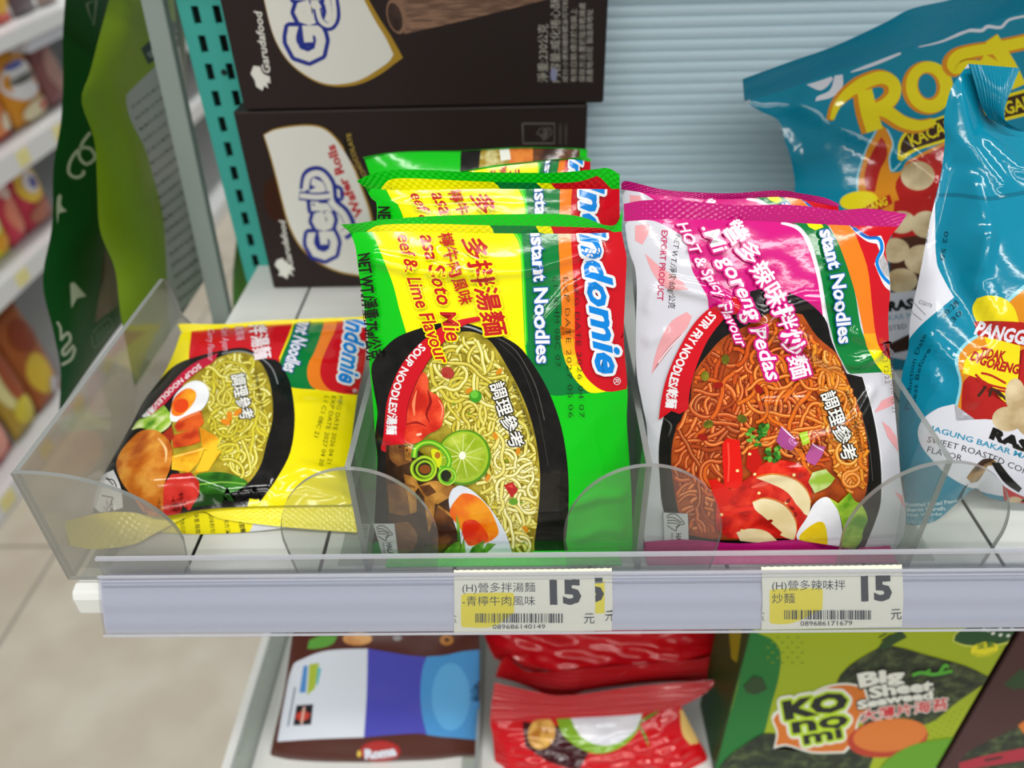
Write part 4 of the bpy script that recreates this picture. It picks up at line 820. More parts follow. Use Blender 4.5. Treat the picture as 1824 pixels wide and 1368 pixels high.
def wafer_box(x0, x1, y0, y1, z0, z1, art, label):
    t = empty('wafer_box', ((x0+x1)/2, (y0+y1)/2, z0), label, 'box', 'wafer boxes stacked at the back')
    MB().box(x0, x1, y0, y1, z0, z1, CHOC).build('carton', t, bevel=.0012)
    e = .0013; P = [pj(x, y0-.0002, z) for x, z in ((x0+e, z1-e), (x1-e, z1-e), (x1-e, z0+e), (x0+e, z0+e))]
    Sheet((0, y0-.0002, 0), (0, -1, 0), [P[0], P[1]], [P[1], P[2]], [P[3], P[2]], [P[0], P[3]], None, 1, 1).build('front_panel', CHOC, t, art=art, thick=.00015)
    MB().box(x0+.001, x1-.001, y0+.012, y0+.0124, z1, z1+.0003, mat('1A1212', 'card')).build('lid_flap', t)
    return t
wafer_box(-.1625, .0355, .2298, .2700, .0006, .1130, lower_box_art(), 'dark brown wafer roll box standing on the shelf, lower of the two')
wafer_box(-.1555, .0440, .2285, .2690, .1140, .2270, upper_box_art(), 'dark brown wafer roll box on top of the other, wafer roll pictured')

# ================================================================== third and fourth green packets, just showing at the back of their row
def top_strip_packet(label, TE, T, x0, x1, yb, yt, zt, art, like, flip=False):
    o_, n_ = lean_plane(yb, .002, yt, zt)
    L = [T[0], pj(x0, (yb+yt)/2, zt*.5), pj(x0, yb, .002)]; R = [T[-1], pj(x1, (yb+yt)/2, zt*.5), pj(x1, yb, .002)]
    S = Sheet(o_, n_, T, R, [L[-1], R[-1]], L, pillow(.0075, 4, 3), 40, 50); t = empty('noodle_packet', ((x0+x1)/2, yb, 0), label, 'noodle packet', GG)
    S.build('pouch', GREEN, t, art=art, back=mat('0FA818'), backH=pillow(.007, 4, 4), like=like, upto=470); seal((o_, n_), TE, T, GREEN, None, t, tilt=.001); return t
top_strip_packet('green noodle packet third in its row, a sliver with white letters on dark green showing', g1((735, 222), (1070, 172), (1400, 140), (1500, 135), (1550, 150)), g1((740, 232), (1070, 184), (1400, 152), (1545, 165)), -.048, .028, .082, .104, .130, GA, S1)
def bowl_strip_art():
    A = Art(); A.poly(GREEN, g1((100, 60), (760, 60), (760, 300), (100, 300))); A.poly(BOWL, g1((755, 60), (890, 60), (880, 300), (750, 300)))
    A.poly(mottled('A88A2A', 'E2D9A0', 200), g1((880, 60), (1060, 60), (1060, 260), (860, 260))); A.poly(mottled('C8501A', 'E88A3A', 120), g1((1050, 60), (1200, 60), (1200, 200), (1050, 200))); A.poly(mat('F0EEE6'), g1((990, 90), (1050, 80), (1060, 150), (1000, 160))); A.poly(mottled('3A1D10', '7A4A2A', 120), g1((1195, 60), (1480, 60), (1480, 200), (1195, 200)))
    A.poly(GREEN, g1((1480, 60), (1600, 60), (1600, 260), (1500, 260))); return A
top_strip_packet('green noodle packet last in its row, dark bowl and egg picture peeping over', g1((160, 135), (360, 105), (750, 95), (1100, 75), (1400, 78), (1530, 90)), g1((170, 150), (370, 112), (750, 100), (1100, 84), (1400, 86), (1525, 100)), -.062, .030, .118, .150, .118, bowl_strip_art(), None)
# ================================================================== teal peanut bags in the far right bay
r1 = crop(1300, 0, 3.481); r6 = crop(1560, 360, 2.136); rz = crop(1600, 0, 4.558); rb = crop(1480, 780, 5.262)
TB = mat('0C84A2', 'film', 'teal_film'); RY = mat('EBD81A'); RO = mat('D98A1E'); RRED = mat('B0201C'); BRN = mat('3C2418'); NUT = mottled('B49C72', 'DCC9A2', 70, name='printed_nuts'); NW = mat('DCDDE6')
BAGS = 'teal roasted peanut bags in the right bay'
def back_bag_art():
    A = Art()
    A.poly(NW, r1((475, 525), (560, 500), (630, 475), (640, 490), (600, 540), (555, 560))); A.poly(NW, r1((650, 470), (700, 462), (698, 540), (640, 600), (530, 628), (540, 600), (620, 560)))
    for q in ([(750, 448), (900, 395), (1060, 330)], [(1170, 292), (1300, 262), (1400, 222), (1480, 190), (1560, 190), (1600, 165), (1680, 170), (1740, 120), (1900, 90)]): A.stroke(NW, r1(*q), 6, taper=(.3, 1, 1, .6))
    A.poly(RO, r1((935, 770), (900, 840), (850, 930), (805, 1080), (800, 1190), (870, 1260), (1000, 1320), (1350, 1320), (1350, 870), (1100, 1000), (1060, 1060), (1000, 1070), (985, 980), (1010, 900), (980, 810)))
    A.stroke(mat('9AD0DC'), r1((935, 765), (890, 840), (840, 940), (795, 1080), (792, 1190)), 3); A.stroke(mat('9AD0DC'), r1((975, 800), (1012, 890), (990, 980), (1005, 1060), (1060, 1010)), 3)
    A.poly(RRED, r1((940, 850), (880, 950), (835, 1080), (845, 1180), (900, 1190), (930, 1060), (975, 960), (965, 890))); A.poly(RRED, r1((1030, 1130), (1100, 1010), (1360, 890), (1360, 1500), (1000, 1500)))
    A.poly(RO, r1((1000, 1090), (890, 1250), (940, 1260), (1000, 1150), (1010, 1250), (1050, 1240)))
    A.poly(mat('4A2A1C'), r1((980, 1480), (1360, 1440), (1360, 1860), (1000, 1840))); A.ellipse(NUT, r1(1165, 1090), 30, 26); 
    for c, rx, ry in (((1606, 396), 25, 20), ((1650, 400), 27, 24), ((1594, 446), 26, 22), ((1642, 462), 31, 26), ((1606, 500), 28, 22), ((1660, 520), 22, 24)): A.ellipse(NUT, c, rx, ry)
    A.poly(NW, r6((-40, 330), (60, 345), (180, 330), (240, 400), (240, 620), (60, 590), (-40, 560)))
    A.text(BLACK, 'RASA', r6((48, 415), (190, 396)), 17, bold=.06); A.text(mat('2A8FB4'), 'BAKAR MANIS', r6((10, 455), (210, 430)), 9); A.text(BLACK, 'ROASTED', r6((-10, 498), (118, 480)), 9)
    A.poly(BRN, r6((50, 540), (130, 500), (140, 560), (70, 575)))
    A.poly(RY, r1((1040, 985), (1048, 880), (1110, 800), (1330, 715), (1600, 620), (1950, 520), (1950, 690), (1600, 780), (1330, 880), (1150, 940), (1065, 1000))); A.poly(BRN, r1((1055, 965), (1065, 885), (1120, 815), (1330, 730), (1600, 640), (1950, 540), (1950, 670), (1600, 760), (1330, 862), (1150, 920)))
    A.text(RY, 'KACANG PANGGANG', r1((1130, 912), (1330, 832), (1950, 640)), 23, bold=.02)
    A.ellipse(RY, r1(800, 1245), 34, 17, -.1); A.poly(RRED, r1((700, 1360), (860, 1270), (990, 1205), (1010, 1260), (880, 1330), (720, 1420))); A.text(RY, 'PANGGANG', r1((730, 1400), (860, 1315), (985, 1265)), 14, bold=.03, shear=.2)
    word = [([(632, 742), (668, 650), (745, 570), (850, 508), (945, 482), (1015, 520), (1018, 590), (965, 650), (880, 690)], 22, (.35, 1, 1, 1)), ([(835, 560), (862, 690), (898, 812)], 30, (.9, 1, 1)), ([(900, 670), (985, 700), (1080, 760), (1180, 780), (1275, 752)], 22, (1, 1, .9, .5)),
            ([(1560, 395), (1470, 400), (1405, 432), (1380, 395), (1420, 345), (1520, 318), (1640, 300), (1824, 262), (1960, 230)], 20, (.5, 1, 1, 1)), ([(1560, 372), (1640, 420), (1640, 500), (1570, 560), (1460, 560)], 22, None), ([(1622, 240), (1680, 330), (1740, 430), (1790, 540)], 26, None),
            ([(1900, 560), (1960, 330), (2010, 200), (2080, 330), (2180, 480)], 24, None), ([(1940, 400), (2120, 350)], 18, None)]
    A.ellipse(RO, r1(1222, 546), 45, 48, -.2); A.ellipse(RY, r1(1238, 542), 42, 46, -.2); A.ellipse(RO, r1(1232, 536), 20, 25, -.2); A.ellipse(TB, r1(1224, 534), 16, 22, -.2)
    for m_, dx, dy, ex in ((RO, -16, 4, 9), (RY, 0, 0, 0)):
        for p_, w_, tp in word: A.stroke(m_, r1(*[(x+dx, y+dy) for x, y in p_]), w_+ex, taper=tp)
    return A
ro, rn = lean_plane(.130, 0, .214, .17)
RT_ = r1((92, 628), (300, 570), (640, 448), (1000, 335), (1240, 265), (1500, 175), (1824, 70), (2250, -60)); RE_ = r1((80, 490), (380, 382), (640, 290), (960, 140), (1130, 50), (1350, 0), (1560, -50), (2250, -220))
RL_ = [RT_[0]]+r1((190, 690), (305, 750), (340, 870), (372, 960), (400, 1100), (415, 1280))+[(1450, 470), (1500, 580), pj(.158, .13, .001)]
RR_ = [RT_[-1], (2010, 200), pj(.365, .13, .001)]
SB = Sheet(ro, rn, RT_, RR_, [RL_[-1], RR_[-1]], RL_, pillow(.020, 3.2, 3.2, 1, 1, .2, [waves(61, .0006, .05)]), 60, 56, extra=[ridge(r1((430, 660), (560, 760), (800, 900), (1000, 1020), (1190, 1180)), .0022, 16), ridge(r1((300, 760), (420, 900), (640, 700)), -.0015, 22), ridge(r1((1190, 1180), (1100, 1340)), .0016, 12)])
t = empty('peanut_bag', (.25, .14, 0), 'large teal peanut bag leaning at the back with its big yellow lettering', 'snack bag', BAGS)
SB.build('pouch', TB, t, art=back_bag_art(), back=SILVER, backH=pillow(.012, 4, 4))
Sheet(ro, rn, RE_, [RE_[-1], RT_[-1]], RT_, [RE_[0], RT_[0]], lambda a, b: .0003*np.sin(b*75)+.0015*np.sin(a*9)*(1-b), 80, 70).build('top_seal', TB, t, thick=.0004)
def front_bag_art():
    A = Art()
    A.poly(NW, r6((225, -160), (226, 60), (232, 230), (262, 300), (298, 362), (240, 410), (170, 470), (110, 540), (60, 540), (60, -160)))
    A.text(INK, 'CG073', r6((162, 385), (210, 402)), 7); A.stroke(INK, r6((140, 380), (190, 430)), 1); A.stroke(INK, r6((125, 410), (175, 450)), 1); A.text(INK, 'BOR', r6((192, 90), (186, 160)), 5)
    A.stroke(mat('0A6C86'), [(1655, 341), (1830, 342), (2150, 345)], 8, smooth=False)
    A.poly(mat('8FD0DE'), r6((285, 830), (318, 690), (300, 600), (332, 540), (395, 495), (432, 440), (520, 350), (620, 280), (700, 280), (700, 840))); A.poly(RO, r6((297, 830), (328, 690), (312, 600), (342, 548), (402, 503), (442, 445), (530, 360), (630, 290), (700, 290), (700, 840)))
    A.poly(RRED, r6((325, 832), (332, 690), (362, 655), (420, 720), (530, 785), (560, 560), (700, 520), (700, 840)))
    A.poly(RY, r6((328, 650), (348, 590), (425, 552), (405, 490), (372, 430), (368, 398), (385, 366), (430, 355), (490, 368), (530, 410), (548, 500), (545, 620), (530, 780), (480, 752), (430, 690), (360, 660)))
    A.poly(RRED, r6((372, 455), (450, 452), (560, 458), (700, 475), (700, 565), (560, 548), (450, 520), (388, 508))); A.text(NW, 'PANGGANG', r6((372, 500), (470, 525), (690, 560)), 25, bold=.04, shear=.25)
    A.text(RRED, 'TIDAK', r6((395, 588), (490, 604)), 17, bold=.05, shear=.2); A.text(RRED, 'DIGORENG', r6((355, 597), (440, 632), (545, 655)), 17, bold=.05, shear=.2)
    for q in (((378, 655), (420, 690), (500, 712)), ((382, 668), (430, 705), (495, 722)), ((400, 650), (440, 660), (495, 690))): A.stroke(RRED, r6(*q), 4)
    for q in (((420, 700), (400, 725), (388, 740)), ((440, 705), (432, 740)), ((460, 715), (490, 745), (512, 770)), ((445, 710), (480, 740))): A.stroke(BRN, r6(*q), 5)
    A.poly(NW, r6((160, 870), (180, 825), (235, 785), (298, 768), (305, 832), (450, 828), (560, 870), (700, 900), (700, 1150), (560, 1130), (400, 1100), (280, 1045), (205, 970), (170, 920)))
    for c, a, b in (((530, 735), 18, 30), ((500, 825), 27, 22), ((560, 775), 22, 26), ((600, 840), 30, 26)): A.ellipse(NUT, r6(*c), a, b)
    A.text(BLACK, 'RASA', r6((430, 895), (560, 945), (640, 968)), 19, bold=.07); A.text(mat('2A8FB4'), 'JAGUNG BAKAR MANIS', r6((205, 868), (400, 925), (640, 1000)), 10, bold=.02)
    A.text(BLACK, 'SWEET ROASTED CORN', r6((194, 912), (400, 968), (600, 1048)), 11, bold=.0); A.text(BLACK, 'FLAVOR', r6((194, 950), (325, 985)), 11)
    A.poly(mottled('3A2414', 'B48A4A', 90), rb((1270, 370), (1330, 290), (1420, 200), (1500, 190), (1560, 250), (1470, 260), (1380, 400), (1310, 420))); A.poly(BLACK, rb((1500, 230), (1580, 230), (1680, 360), (1790, 470), (1760, 510), (1640, 430), (1560, 330)))
    A.poly(RRED, rb((1610, 440), (1700, 500), (1830, 560), (1830, 640), (1620, 580))); A.ellipse(NUT, rb(1720, 590), 14, 8)
    A.text(mat('B8D4DE'), 'Roasted Baked Peanuts', rb((700, 640), (960, 632), (1240, 590)), 7, bold=.04); A.text(mat('B8D4DE'), 'Berat Bersih', rb((710, 690), (1070, 675)), 7, bold=.04); A.text(mat('B8D4DE'), 'Net Weight', rb((715, 735), (1040, 725)), 6, bold=.03); A.text(mat('B8D4DE'), 'الفول السوداني', rb((705, 805), (960, 765)), 10)
    A.text(mat('0B3A48'), 'Production Date', r6((128, 790), (150, 620), (195, 505)), 8); A.text(mat('0B3A48'), 'Best Before', r6((152, 775), (172, 640), (212, 560)), 8); A.text(mat('0B3A48'), '10:28', r6((265, 440), (318, 385)), 10); A.text(mat('0B3A48'), '30', r6((295, 460), (330, 425)), 10); A.text(mat('0B3A48'), '02 50', r6((262, 110), (245, 220)), 8)
    return A
fo_, fn_ = lean_plane(.020, 0, .104, .17)
FT = [(1725, 113), (1740, 160), (1755, 204), (1786, 224), (1824, 235), (1960, 236), (2140, 225)]
FL = [(1725, 113), (1705, 140), (1694, 158), (1685, 189), (1681, 219), (1683, 250), (1676, 310), (1655, 400), (1640, 480), (1622, 566), (1618, 622), (1607, 665), (1601, 740), (1604, 828), (1612, 875), (1609, 930), (1618, 970)]
FB = [(1618, 970), (1640, 938), (1670, 926), (1705, 896), (1736, 870), (1757, 884), (1784, 892), (1824, 896), (1900, 902), (2060, 905)]; FR = [(2140, 225), (2190, 500), (2150, 780), (2060, 905)]
FX = [ridge([(1700, 300), (1668, 430), (1690, 520), (1720, 580)], -.0022, 20), ridge([(1725, 420), (1712, 500), (1735, 560)], .0016, 14), ridge([(1640, 600), (1690, 660), (1700, 700)], .0016, 12), ridge([(1640, 660), (1650, 690), (1635, 720)], .0010, 10), ridge([(1720, 330), (1730, 400), (1716, 470)], .0010, 12), ridge([(1750, 250), (1790, 300), (1824, 310)], .0016, 16), ridge([(1700, 140), (1720, 260), (1760, 330)], .0014, 14)]
SF = Sheet(fo_, fn_, FT, FR, FB, FL, pillow(.016, 3, 3, 1, 1, .4, [waves(71, .0009, .035)]), 60, 80, extra=FX)
t = empty('peanut_bag', (.235, .03, 0), 'bright teal peanut bag in front at the right, top folded over and yellow shape pinched', 'snack bag', BAGS)
SF.build('pouch', TB, t, art=front_bag_art(), back=NW, backH=pillow(.010, 4, 4))
fo2 = fo_+np.array([0, -.004, .001]); F2 = [rz(*p) for p in ((575, 518), (985, 552))]
Sheet(fo2, fn_, F2, [rz(*p) for p in ((985, 552), (930, 690), (865, 860), (870, 990), (1000, 1060))], [rz(*p) for p in ((735, 960), (870, 1030), (1000, 1060))], [rz(*p) for p in ((575, 518), (625, 690), (675, 850), (735, 960))], lambda a, b: .0003*np.sin(a*90)+.004*np.sin(a*3.1)*np.sin(b*3.1), 80, 30).build('top_seal', TB, t, thick=.0004)

# ================================================================== foil bags hanging past the end of the shelf
hz = crop(0, 0, 1.983); hy = crop(0, 0, 2.736); hx = crop(0, 400, 2.28)
LIME = mat('7E9E12', 'softfilm', 'lime_foil'); DKG = mat('0B4A1E', 'softfilm', 'dark_green_foil')
def lime_art():
    A = Art(); GRY = mat('A9B2AC', 'softfilm')
    A.poly(GRY, hz((445, 345), (460, 320), (600, 190), (700, 120), (800, 60), (800, 900), (640, 1220), (600, 1150), (590, 1000), (575, 760), (540, 620), (510, 520), (460, 420))); A.poly(mat('0E3A2A', 'softfilm'), hz((498, 172), (575, 100), (640, 60), (640, 150), (524, 228)))
    A.text(mat('C8D0C8', 'softfilm'), 'SF大片海苔', hz((530, 205), (650, 115)), 10)
    R = random.Random(2); body = '品名成分內容量淨重有效日期保存方法原產地製造商地址電話營養標示每份熱量蛋白質脂肪碳水化合物鈉本產品含有'
    for i in range(21):
        y = 385+i*40; x = 468+min(i, 6)*13+max(0, i-6)*8; n_ = 9+R.randrange(5); s_ = ''.join(R.choice(body) for _ in range(n_)); A.text(mat('4E5853', 'softfilm'), s_, hz((x, y), (x+n_*17, y-n_*13.5)), 5)
    A.text(mat('5E7A10', 'softfilm'), 'КЕТСУП', hz((500, 1310), (620, 1180)), 14)
    return A
def dark_bag_art():
    A = Art(); C = mat('B9C0AE', 'softfilm')
    A.stroke(C, hy((440, 645), (400, 700), (385, 760), (420, 800), (462, 770), (440, 725), (390, 725), (345, 780), (335, 840), (370, 865), (405, 850), (405, 830)), 5.5); A.poly(C, hy((278, 965), (290, 945), (300, 955), (298, 1000), (326, 1028), (285, 1040), (280, 1095), (276, 1040)))
    A.poly(C, hx((285, 240), (300, 234), (350, 290), (312, 300), (290, 340))); A.stroke(C, hx((245, 470), (275, 440), (285, 470), (255, 510), (262, 530), (300, 490)), 5); A.stroke(C, hx((250, 570), (290, 545), (305, 500)), 5); A.stroke(C, hx((232, 395), (245, 420), (248, 460)), 4)
    A.stroke(C, hy((420, 20), (470, 0), (455, 125), (422, 22)), 1.6, smooth=False)
    A.poly(mottled('6A5A4E', '857468', 20, 'softfilm'), hx((425, 90), (480, 230), (480, 330), (385, 400), (400, 300), (425, 200))); A.stroke(mat('5E7A66', 'softfilm'), hx((375, 440), (440, 380), (450, 430), (385, 500), (372, 450)), 2.5); 
    for k in range(4): A.stroke(mat('5E7A66', 'softfilm'), hx((392+14*k, 440-12*k), (398+14*k, 480-12*k)), 3)
    return A
def hanging_bag(X, top, right, bottom, left, base, art, label, h, seed):
    o_ = (X, 0, 0); n_ = (1, 0, 0); S = Sheet(o_, n_, top, right, bottom, left, pillow(h, 3, 3, 1, 1, 0, [waves(seed, .0012, .06)]), 30, 50)
    zc = float(S.L[-1][2]); t = empty('snack_bag', (X, float(S.B[80][1]), zc), label, 'snack bag'); S.build('pouch', base, t, art=art, back=base, backH=pillow(.006, 3, 3)); return t
hanging_bag(-.280, [(120, -60), (300, -200)], [(300, -200), (330, 60), (330, 300), (320, 470)], [(105, 735), (215, 580), (320, 470)], [(120, -60), (112, 60), (112, 150), (108, 220), (95, 300), (93, 400), (76, 500), (95, 590), (108, 660), (105, 735)], DKG, dark_bag_art(), 'dark green foil snack bag with pale doodles hanging at the shelf end', .010, 81)
hanging_bag(-.236, [(205, -40), (296, -120)], [(296, -120), (322, 100), (365, 343), (381, 474)], [(240, 690), (300, 598), (381, 474)], [(205, -40), (178, 60), (160, 130), (145, 180), (168, 250), (173, 330), (178, 410), (205, 480), (215, 560), (240, 690)], LIME, lime_art(), 'lime green foil bag with a grey text panel hanging beside the post', .008, 82)

gb = Sheet((0, .34, 0), (0, -1, 0), [(419, 330), (470, 325)], [(470, 325), (520, 620)], [(419, 640), (520, 620)], [(419, 330), (421, 420), (414, 508), (419, 640)], pillow(.008, 3, 3), 20, 30)
o = gb.build('snack_bag', mat('3E7A16', 'softfilm'), None, backH=pillow(.006, 3, 3)); tag(o, 'green bag peeping out between the grey post and the teal upright', 'snack bag')
# ================================================================== the shelf below
m1 = crop(440, 1110, 3.965); m2 = crop(840, 1110, 3.648); m3 = crop(1240, 1100, 3.1233); LZ = -.262
lo = empty('lower_shelf', (.2, .13, LZ-.02), 'white lower shelf under the price rail holding biscuits and seaweed', 'shelf')
MB().box(-.206, .62, -.004, .268, LZ-.02, LZ, WHITE).build('shelf_board', lo); MB().box(-.2075, .62, -.0065, -.004, LZ-.03, LZ+.001, WHITE).build('front_lip', lo)
for x, lb in ((-.1865, 'low clear divider left of the brown biscuit packet on the lower shelf'), (-.0345, 'low clear divider between the brown biscuit packet and red packets'),):
    d = empty('shelf_divider', (x, .07, LZ), lb, 'divider', 'clear dividers on the lower shelf')
    MB().prism([(.0, LZ+.0004), (.18, LZ+.0004), (.165, LZ+.02), (.155, LZ+.032), (.0, LZ+.032)], x-.0011, x+.0011, ACR, axis=0, edge=EDGE).build('side_panel', d)
    MB().box(x-.012, x-.0012, .0, .18, LZ+.0003, LZ+.0012, ACR).build('foot', d)
# brown biscuit packet
BRP = mat('4E2117', 'softfilm', 'brown_film'); PANEL = mat('D2D8E2', 'softfilm'); PURP = mat('4747AE', 'softfilm'); SKY = mat('4690CC', 'softfilm')
def biscuit_art():
    A = Art()
    A.poly(PANEL, m1((325, 298), (400, 250), (520, 204), (650, 186), (860, 180), (850, 500), (828, 806), (500, 818), (214, 836), (262, 560)))
    A.poly(PURP, m1((852, 180), (1000, 204), (1130, 226), (1280, 240), (1240, 500), (1290, 790), (1210, 778), (1000, 790), (826, 806), (845, 500)))
    A.poly(SKY, m1((1270, 236), (1400, 226), (1520, 200), (1640, 188), (1640, 826), (1500, 812), (1350, 800), (1270, 788), (1235, 640), (1225, 480), (1240, 320)), smooth=False)
    A.ellipse(mat('5CA6DA', 'softfilm'), m1(1440, 520), 34, 60)
    A.poly(mat('5A9A3A', 'softfilm'), m1((440, 120), (520, 90), (640, 90), (600, 150), (480, 182), (425, 180))); A.ellipse(mottled('A8602A', 'D8A060', 60, 'softfilm'), m1(780, 110), 26, 12); A.ellipse(mat('B4762C', 'softfilm'), m1(1410, 120), 12, 9); A.ellipse(mat('4E2117', 'softfilm'), m1(1412, 118), 5, 4); A.ellipse(mat('8E8A8A', 'softfilm'), m1(1062, 105), 8, 5)
    A.stroke(mat('3E4A54', 'softfilm'), m1((340, 452), (290, 728)), 2.4); A.poly(mat('1C1820', 'softfilm'), m1((350, 580), (468, 572), (452, 716), (326, 722))); A.poly(mat('B83A2C', 'softfilm'), m1((350, 640), (400, 615), (450, 640), (430, 680), (380, 690), (340, 670))); A.stroke(mat('D8B0A0', 'softfilm'), m1((405, 590), (385, 715)), 4)
    A.poly(mat('4E88C4', 'softfilm'), m1((400, 300), (430, 300), (415, 490), (370, 490))); A.poly(mat('A6B83C', 'softfilm'), m1((440, 290), (510, 280), (480, 460), (425, 510))); A.poly(mat('58B4B8', 'softfilm'), m1((500, 310), (525, 320), (500, 440), (488, 430)))
    A.ellipse(mat('8E1818', 'softfilm'), m1(940, 905), 37, 20); A.ellipse(mat('A82420', 'softfilm'), m1(940, 905), 34, 17); A.text(PANEL, 'Roma', m1((832, 955), (940, 948), (1058, 928)), 16, bold=.07); A.ellipse(mat('D8B84A', 'softfilm'), m1(792, 922), 4, 6)
    return A
so, sn = lean_plane(.0625, LZ, .106, -.165)
BT = m1((345, -90), (1645, -90)); BL_ = m1((345, -90), (318, 95), (262, 470), (198, 760), (164, 925)); BR_ = m1((1645, -90), (1642, 300), (1638, 700), (1636, 930)); BB = m1((164, 925), (300, 985), (800, 1010), (1250, 985), (1636, 930))
SBk = Sheet(so, sn, BT, BR_, BB, BL_, pillow(.010, 6, 4, 1, 1, .3, [waves(91, .0004, .04)]), 40, 40, extra=[ridge(m1((170, 900), (500, 905), (800, 915), (1100, 890), (1636, 900)), .0010, 9)])
t = empty('biscuit_packet', (-.105, .066, LZ), 'brown biscuit packet with pale and blue picture panel on the lower shelf', 'biscuit packet')
SBk.build('pouch', BRP, t, art=biscuit_art(), back=BRP, backH=pillow(.012, 6, 6))
ub = Sheet((0, .0625, LZ+.001), (0, -.5, .86), m1((190, 950), (300, 985), (800, 1010), (1250, 985), (1636, 930)), m1((1636, 930), (1560, 1010), (1500, 1060)), m1((300, 1060), (800, 1075), (1500, 1060)), m1((190, 950), (300, 1060)), None, 30, 6); ub.build('bottom_seal', mat('7A5A58', 'softfilm'), t)
# two red cracker packets
REDF = mat('C4101A', 'film', 'red_film'); REDD = mat('B40C16')
def ribs(n, amp): return lambda a, b: amp*np.sin(b*n*6.283)
ra, rna = lean_plane(.092, LZ, .140, -.16)
A_T = m2((70, -60), (1730, -60)); A_R = m2((1730, -60), (1715, 100), (1690, 200), (1560, 300)); A_B = m2((150, 230), (330, 300), (620, 330), (1000, 300), (1560, 300)); A_L = m2((70, -60), (90, 100), (150, 230))
t = empty('cracker_packet', (.04, .10, LZ), 'glossy red packet with dangling crimped end, behind the other red packet', 'cracker packet', 'red cracker packets on the lower shelf')
Sheet(ra, rna, A_T, A_R, A_B, A_L, pillow(.012, 4, 3, 1, 1, .2, [waves(95, .0012, .02)]), 70, 50, extra=[ridge(m2((x, 90), (x+15, 210)), .0010, 11) for x in (420, 540, 780, 960, 1070, 1180, 1300)]).build('pouch', REDF, t, back=REDD, backH=pillow(.012, 4, 4))
Sheet(ra+rna*.014, rna, m2((225, 212), (330, 300), (460, 318), (700, 300), (1000, 275), (1300, 250), (1490, 232), (1695, 165)), m2((1695, 165), (1640, 270), (1545, 385)), m2((155, 345), (300, 372), (470, 430), (612, 472), (720, 428), (1000, 412), (1300, 400), (1545, 385)), m2((225, 212), (185, 260), (155, 345)), lambda a, b: .0011*np.sin(b*40)+.004*b*np.sin(a*6), 90, 48).build('bottom_seal', REDF, t)
def cracker_art():
    A = Art(); A.poly(mat('3A0A10'), m2((330, 640), (620, 690), (760, 850), (690, 960), (500, 900), (350, 800)))
    A.ellipse(mottled('A86A20', 'DDAE5A', 120), m2(455, 715), 24, 29, .35); A.poly(mat('7EA82A'), m2((545, 600), (640, 590), (1110, 590), (1085, 690), (1010, 780), (900, 838), (790, 846), (680, 800), (590, 720)), smooth=False)
    A.poly(mottled('D2D2DA', 'E6E6EA', 30), m2((620, 560), (1115, 560), (1075, 680), (980, 765), (880, 795), (790, 782), (700, 725))); A.stroke(mat('4A8A2A'), m2((1085, 650), (1150, 610), (1225, 565)), 6, taper=(.4, 1, .3)); A.stroke(mat('4A8A2A'), m2((1085, 660), (1125, 730), (1150, 800)), 5, taper=(.4, 1, .3)); A.poly(mat('D8B46A'), m2((1352, 560), (1400, 580), (1450, 680), (1475, 780), (1420, 790), (1370, 720)))
    return A
rb0, rnb = lean_plane(.058, LZ, .102, -.165)
t = empty('cracker_packet', (.03, .066, LZ), 'glossy red packet with cracker and green bowl picture, in front of its twin', 'cracker packet', 'red cracker packets on the lower shelf')
B_T = m2((120, 645), (330, 632), (700, 615), (1100, 590), (1360, 540)); B_L = m2((120, 645), (140, 760), (155, 941), (158, 985)); B_R = m2((1360, 540), (1440, 700), (1528, 860), (1512, 920), (1505, 985)); B_B = m2((158, 985), (800, 992), (1505, 985))
Sheet(rb0, rnb, B_T, B_R, B_B, B_L, pillow(.012, 4, 3, 1, 1, .2, [waves(97, .0010, .02)]), 70, 50, extra=[ridge(m2((x, 800), (x+10, 941)), .0010, 10) for x in (230, 560, 900, 1050, 1230, 1330)]).build('pouch', REDF, t, art=cracker_art(), back=REDD, backH=pillow(.012, 4, 4))
Sheet(rb0, rnb, m2((150, 372), (400, 425), (620, 462), (1100, 425), (1450, 395), (1615, 372)), m2((1615, 372), (1500, 470), (1360, 540)), B_T, m2((150, 372), (130, 520), (120, 645)), lambda a, b: .0005*np.sin(b*50)*np.clip(1.2-a, 0, 1)+.003*np.sin(a*5+1)*(1-b), 80, 36).build('top_seal', mat('C2141C'), t)
